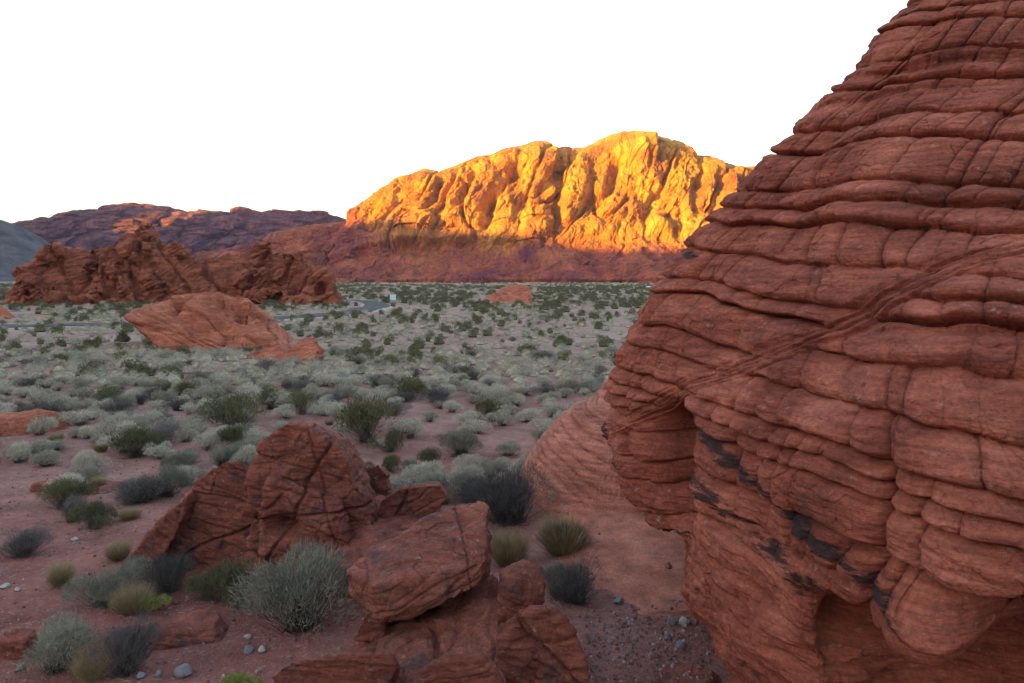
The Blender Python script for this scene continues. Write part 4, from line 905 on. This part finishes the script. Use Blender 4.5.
ORD = ['closest', 'second', 'third', 'fourth', 'fifth', 'sixth', 'seventh', 'eighth', 'ninth', 'tenth', 'eleventh', 'twelfth'] + ['%dth' % k for k in range(13, 60)]
KW = {'pale': 'pale silver cushion shrub', 'grey': 'mid grey rounded shrub', 'dark': 'dark leafless twiggy shrub', 'green': 'olive creosote bush', 'straw': 'dry grass tuft'}
bins = {}
for o_, kd, px, py in placed:
    k_ = min(range(len(LM)), key=lambda k: (LM[k][0] - px) ** 2 + 5 * (LM[k][1] - py) ** 2); dx, dy = px - LM[k_][0], (py - LM[k_][1]) * 2.2
    dr = ('right of' if dx > 0 else 'left of') if abs(dx) > abs(dy) else ('below' if dy > 0 else 'above')
    bins.setdefault((kd, k_, dr), []).append((dx * dx + dy * dy, o_))
for (kd, k_, dr), lst in bins.items():
    lst.sort(key=lambda t: t[0])
    for q_, (_, o_) in enumerate(lst):
        if q_ < 12: o_['label'] = '%s %s %s the %s' % (ORD[q_], KW[kd], dr, LM[k_][2])
        else: o_['label'] = 'outlying %s %s the %s' % (KW[kd], dr, LM[k_][2]); o_['group'] = 'outlying %ss %s the %s' % (KW[kd], dr, LM[k_][2])
# tall olive bushes singled out
sh('green', 368, 440, 70, 52, 'tall airy olive bush directly above the rectangular boulder', hero=1)
sh('green', 234, 432, 62, 42, 'broad olive bush behind the gap left of the hollowed boulder', hero=1)
sh('green', 408, 398, 48, 26, 'olive bush in the middle of the plain above the tall airy one', hero=1)
sh('green', 490, 418, 34, 26, 'olive bush left above the slickrock dome', hero=1)
print(cnt, len(far_pts))

# -- the far plain: too many shrubs to count
def far_stuff():
    r = np.random.RandomState(3); pts = list(far_pts)
    y = 41.0
    while y < 600:
        st = 0.86 * (y / 42) ** 0.7; n = int(1.36 * y / st) + 1
        xs = -0.68 * y + st * (np.arange(n) + r.uniform(-.5, .5, n)); ys = y + st * r.uniform(-.5, .5, n)
        for X_, Y_ in zip(xs, ys):
            gn = float(n3(X_ * 0.05, Y_ * 0.025, 9.1, 2)); t = r.rand()
            px = 512 + F * X_ / Y_; py = HZ + H * F / Y_
            band = 0.20 if 286 < py < 312 else 0.0
            if r.rand() > 0.50 + 0.5 * float(n3(X_ * 0.12, Y_ * 0.05, 2.2, 2)) or blocked(X_, Y_): continue
            kind = 'green' if t < 0.16 + 0.35 * max(gn, 0) + band else 'pale' if t < 0.72 else 'grey' if t < 0.88 else 'dark'
            wd = r.uniform(0.3, 1.2) * st / 0.86 * 0.62
            if kind == 'green': wd *= 1.5
            wd = min(wd, 4.0); pts.append((X_, Y_, kind, wd, min(wd * 0.55, 0.5 + 0.12 * wd) * (1.35 if kind == 'green' else 1)))
        y += st * 0.95
    print('far shrubs', len(pts))
    temp = {}
    for kind in ('pale', 'grey', 'dark', 'green'):
        temp[kind] = []
        for v in range(4):
            (V, Fc), (SV, SF) = shrub_mesh(kind, 0, 900 + v); 
            temp[kind].append(V.reshape(-1, 3, 3))
    for kind in ('pale', 'grey', 'dark', 'green'):
        out = []
        for (X_, Y_, k, wd, hg) in pts:
            if (k if k != 'straw' else 'pale') != kind: continue
            T = temp[kind][r.randint(4)]; nt_ = int(np.clip(len(T) * (45 / Y_) ** 1.1, 44, len(T))); sel = T[r.choice(len(T), nt_, replace=False)].copy()
            cV, cF = core(r, kind)
            gsc = min(2.4, (len(T) / nt_) ** 0.62); c = sel.mean(1, keepdims=True); sel = c + (sel - c) * gsc
            if kind != 'dark': sel = np.concatenate([sel, cV[cF]])
            a = r.uniform(0, 6.28); ca, sa = math.cos(a), math.sin(a); x_ = sel[..., 0] * ca - sel[..., 1] * sa; y_ = sel[..., 0] * sa + sel[..., 1] * ca
            top = 0.8 if kind == 'green' else 0.55
            out.append(np.stack([x_ * wd + X_, y_ * wd + Y_, sel[..., 2] * hg / top + tz(X_, Y_)], -1))
        A = np.concatenate(out).reshape(-1, 3); print(kind, len(A) // 3)
        o = mesh_np({'pale': 'pale_scrub', 'grey': 'grey_scrub', 'dark': 'dark_scrub', 'green': 'green_scrub'}[kind], A, np.arange(len(A)).reshape(-1, 3), M_leaf[kind], smooth=False)
        tag(o, {'pale': 'distant sea of pale scrub covering the plain towards the mountains', 'grey': 'distant grey scrub dotting the plain', 'dark': 'distant dark leafless scrub on the plain', 'green': 'distant olive green bands of scrub across the plain'}[kind], 'scrub', kind='stuff')
far_stuff()

# ------------------------------------------------------------------ stones
def stone_mesh(seed, sub=2):
    bm = bmesh.new(); bmesh.ops.create_icosphere(bm, subdivisions=sub, radius=0.5); r = random.Random(seed)
    pl_ = [(Vector((r.uniform(-1, 1), r.uniform(-1, 1), r.uniform(-1, 1))).normalized(), r.uniform(0.24, 0.42)) for _ in range(9)]
    for v in bm.verts:
        for n_, d_ in pl_:
            q = v.co.dot(n_)
            if q > d_: v.co -= n_ * (q - d_) * 0.9
        v.co *= 1 + r.uniform(-.03, .03)
    me = bpy.data.meshes.new('stone'); bm.to_mesh(me); bm.free(); return me
M_ws = plain('pale_stone', (0.38, 0.34, 0.32), 0.8, 0.35, 18); M_gs = plain('grey_stone', (0.19, 0.18, 0.20), 0.8, 0.35, 18); M_rs = plain('red_stone', (0.24, 0.09, 0.07), 0.85, 0.3, 18); M_bs = plain('blue_grey_stone', (0.20, 0.215, 0.24), 0.8, 0.25, 18)
def stone(px, py, wpx, mat, label, seed, hr=0.7, group=None):
    Y = H * F / (py - HZ); p = W(px, py, Y); me = stone_mesh(seed, 3); me.materials.append(mat)
    for f in me.polygons: f.use_smooth = True
    o = bpy.data.objects.new('stone', me); C.objects.link(o); s = wpx * Y / F; zz = tz(p.x, Y)
    if 0.9 < p.x < 6.5 and 6.2 < Y < 18: 
        zz = max(zz, 0.0)
        hit, loc, *_ = bpy.context.scene.ray_cast(bpy.context.evaluated_depsgraph_get(), Vector((p.x, Y, 1.0)), Vector((0, 0, -1)))
        if hit: zz = loc.z
    o.location = (p.x, Y, zz + s * hr * 0.28); o.scale = (s, s * 0.8, s * hr); o.rotation_euler = (0, 0, seed)
    tag(o, label, 'stone', group)
bpy.context.view_layer.update()
for i, a in enumerate([
  (684, 633, 15, M_ws, 'pale whitish stone on the gravel beside the giant rock'), (671, 634, 14, M_gs, 'dark flat stone touching the pale whitish one'),
  (668, 580, 9, M_rs, 'small red stone on the slickrock floor near the white streaks'), (681, 655, 14, M_gs, 'dark grey stone below the pale whitish one'), (668, 649, 11, M_gs, 'flat slate stone left in the lower gravel row'),
  (699, 656, 11, M_gs, 'grey angular stone in the middle of the lower gravel row'), (716, 655, 11, M_bs, 'blue grey stone right in the lower gravel row'), (727, 656, 12, M_gs, 'grey stone against the foot of the giant rock'),
  (706, 662, 9, M_rs, 'maroon stone just below the lower gravel row'), (635, 648, 8, M_gs, 'lone dark stone left on the gravel'), (619, 609, 12, M_bs, 'grey stone right beside the dark dome shaped shrub'),
  (140, 676, 13, M_bs, 'light blue grey stone at the bottom left'), (158, 672, 10, M_bs, 'smaller blue grey stone right of the light one'), (185, 672, 21, M_gs, 'rough lichen grey rock near the bottom left stones'),
  (249, 650, 13, M_gs, 'dark pebble left of the largest grey shrub foot'), (262, 650, 11, M_ws, 'cream pebble touching the dark one near the largest shrub'), (247, 637, 9, M_ws, 'small whitish flake above the cream pebble'),
  (5, 592, 10, M_ws, 'white stone at the left edge of the path'), (18, 596, 7, M_ws, 'tiny white stone right of the edge one'), (75, 541, 8, M_ws, 'thin white chip on the left path'),
  (20, 670, 12, M_gs, 'grey stone in front of the maroon rock'), (165, 602, 9, M_ws, 'beige stone right of the olive grass clump'), (175, 605, 9, M_rs, 'reddish stone beside the beige one'),
  (164, 432, 7, M_ws, 'bright white stone among shrubs in the left midfield'), (655, 667, 9, M_rs, 'red stone in the gravel near the bottom'), (730, 672, 10, M_rs, 'brown stone at the bottom of the giant rock')]):
    stone(*a, seed=i + 3)
def gravel():
    r = np.random.RandomState(6); V = []; Fc = []; b = 0
    ico = stone_mesh(2, 1); n = len(ico.vertices); co = np.empty(n * 3, np.float32); ico.vertices.foreach_get('co', co); co = co.reshape(-1, 3)
    tri = np.array([list(p.vertices) for p in ico.polygons]); mats = []
    dg = bpy.context.evaluated_depsgraph_get()
    for k in range(5200):
        Y = 6.4 + 12 * r.rand() ** 1.3
        if k % 3 == 0: px = r.uniform(585, 745); Y = H * F / (r.uniform(612, 700) - HZ)
        else: px = r.uniform(-20, 600)
        X = (px - 512) * Y / F; s = 0.012 + 0.045 * r.rand() ** 3
        z = tz(X, Y)
        if X > 0.8: 
            hit, loc, *_ = bpy.context.scene.ray_cast(dg, Vector((X, Y, 0.6)), Vector((0, 0, -1)))
            if hit: z = loc.z
        a = r.uniform(0, 6.28); c = co * s * (0.8 + 0.4 * r.rand(3)); x_ = c[:, 0] * math.cos(a) - c[:, 1] * math.sin(a); y_ = c[:, 0] * math.sin(a) + c[:, 1] * math.cos(a)
        V.append(np.stack([x_ + X, y_ + Y, c[:, 2] + z + s * 0.15], 1)); Fc.append(tri + b); b += n; mats.append(np.full(n, r.rand()))
    m, nt, bs = newmat('loose_gravel', 0.85); a = nt.nodes.new('ShaderNodeAttribute'); a.attribute_name = 'tint'
    nt.links.new(ramp(nt, a.outputs['Fac'], [(0.0, (0.14, 0.06, 0.05)), (0.5, (0.22, 0.10, 0.08)), (0.8, (0.17, 0.14, 0.15)), (0.99, (0.36, 0.32, 0.31))]).outputs[0], bs.inputs['Base Color'])
    o = mesh_np('gravel', np.concatenate(V), np.concatenate(Fc), m, smooth=False, attrs={'tint': np.concatenate(mats)})
    tag(o, 'loose red and grey gravel strewn over the near ground', 'gravel', kind='stuff')
gravel()
def litter():
    rs = np.random.RandomState(17); N = 2600; Y = 6.6 + 13 * rs.rand(N) ** 1.2; px = rs.uniform(-20, 590, N); X = (px - 512) * Y / F
    near_ = [(o.location.x, o.location.y) for o in C.objects if o.type == 'EMPTY' and o.location.y < 17]
    k = rs.randint(0, len(near_), N // 2); nn = np.array(near_)[k]; X[:N // 2] = nn[:, 0] + rs.normal(0, 0.35, N // 2); Y[:N // 2] = nn[:, 1] + rs.normal(0, 0.3, N // 2)
    P0 = np.stack([X, Y, terr(X, Y) + 0.012], 1); a = rs.uniform(0, 6.28, N); D = unit(np.stack([np.cos(a), np.sin(a), rs.uniform(-0.05, 0.35, N)], 1))
    V, Fc = [], []; blades(V, Fc, P0, D, rs.uniform(0.03, 0.16, N), rs.uniform(0.004, 0.009, N), 0, rs)
    tag(mesh_np('twig_litter', V[0], Fc[0], M_leaf['straw'], smooth=False), 'dry twigs and grass stems littered round the near shrubs', 'litter', kind='stuff')
litter()
# drop meshes nobody uses
for me in list(bpy.data.meshes):
    if me.users == 0: bpy.data.meshes.remove(me)

# ------------------------------------------------------------------ air
def haze():
    bm = bmesh.new(); add_box(bm, (0, 500, 108), (5600, 5600, 234)); m = bpy.data.materials.new('haze'); m.use_nodes = True; nt = m.node_tree
    nt.nodes.remove(nt.nodes['Principled BSDF']); v = nt.nodes.new('ShaderNodeVolumePrincipled'); v.inputs['Color'].default_value = (0.66, 0.62, 1.0, 1); v.inputs['Density'].default_value = 0.00006
    nt.links.new(v.outputs[0], nt.nodes['Material Output'].inputs['Volume'])
    tag(obj('haze', bm, m), 'thin lavender evening haze over the valley', 'haze', kind='stuff')
haze()
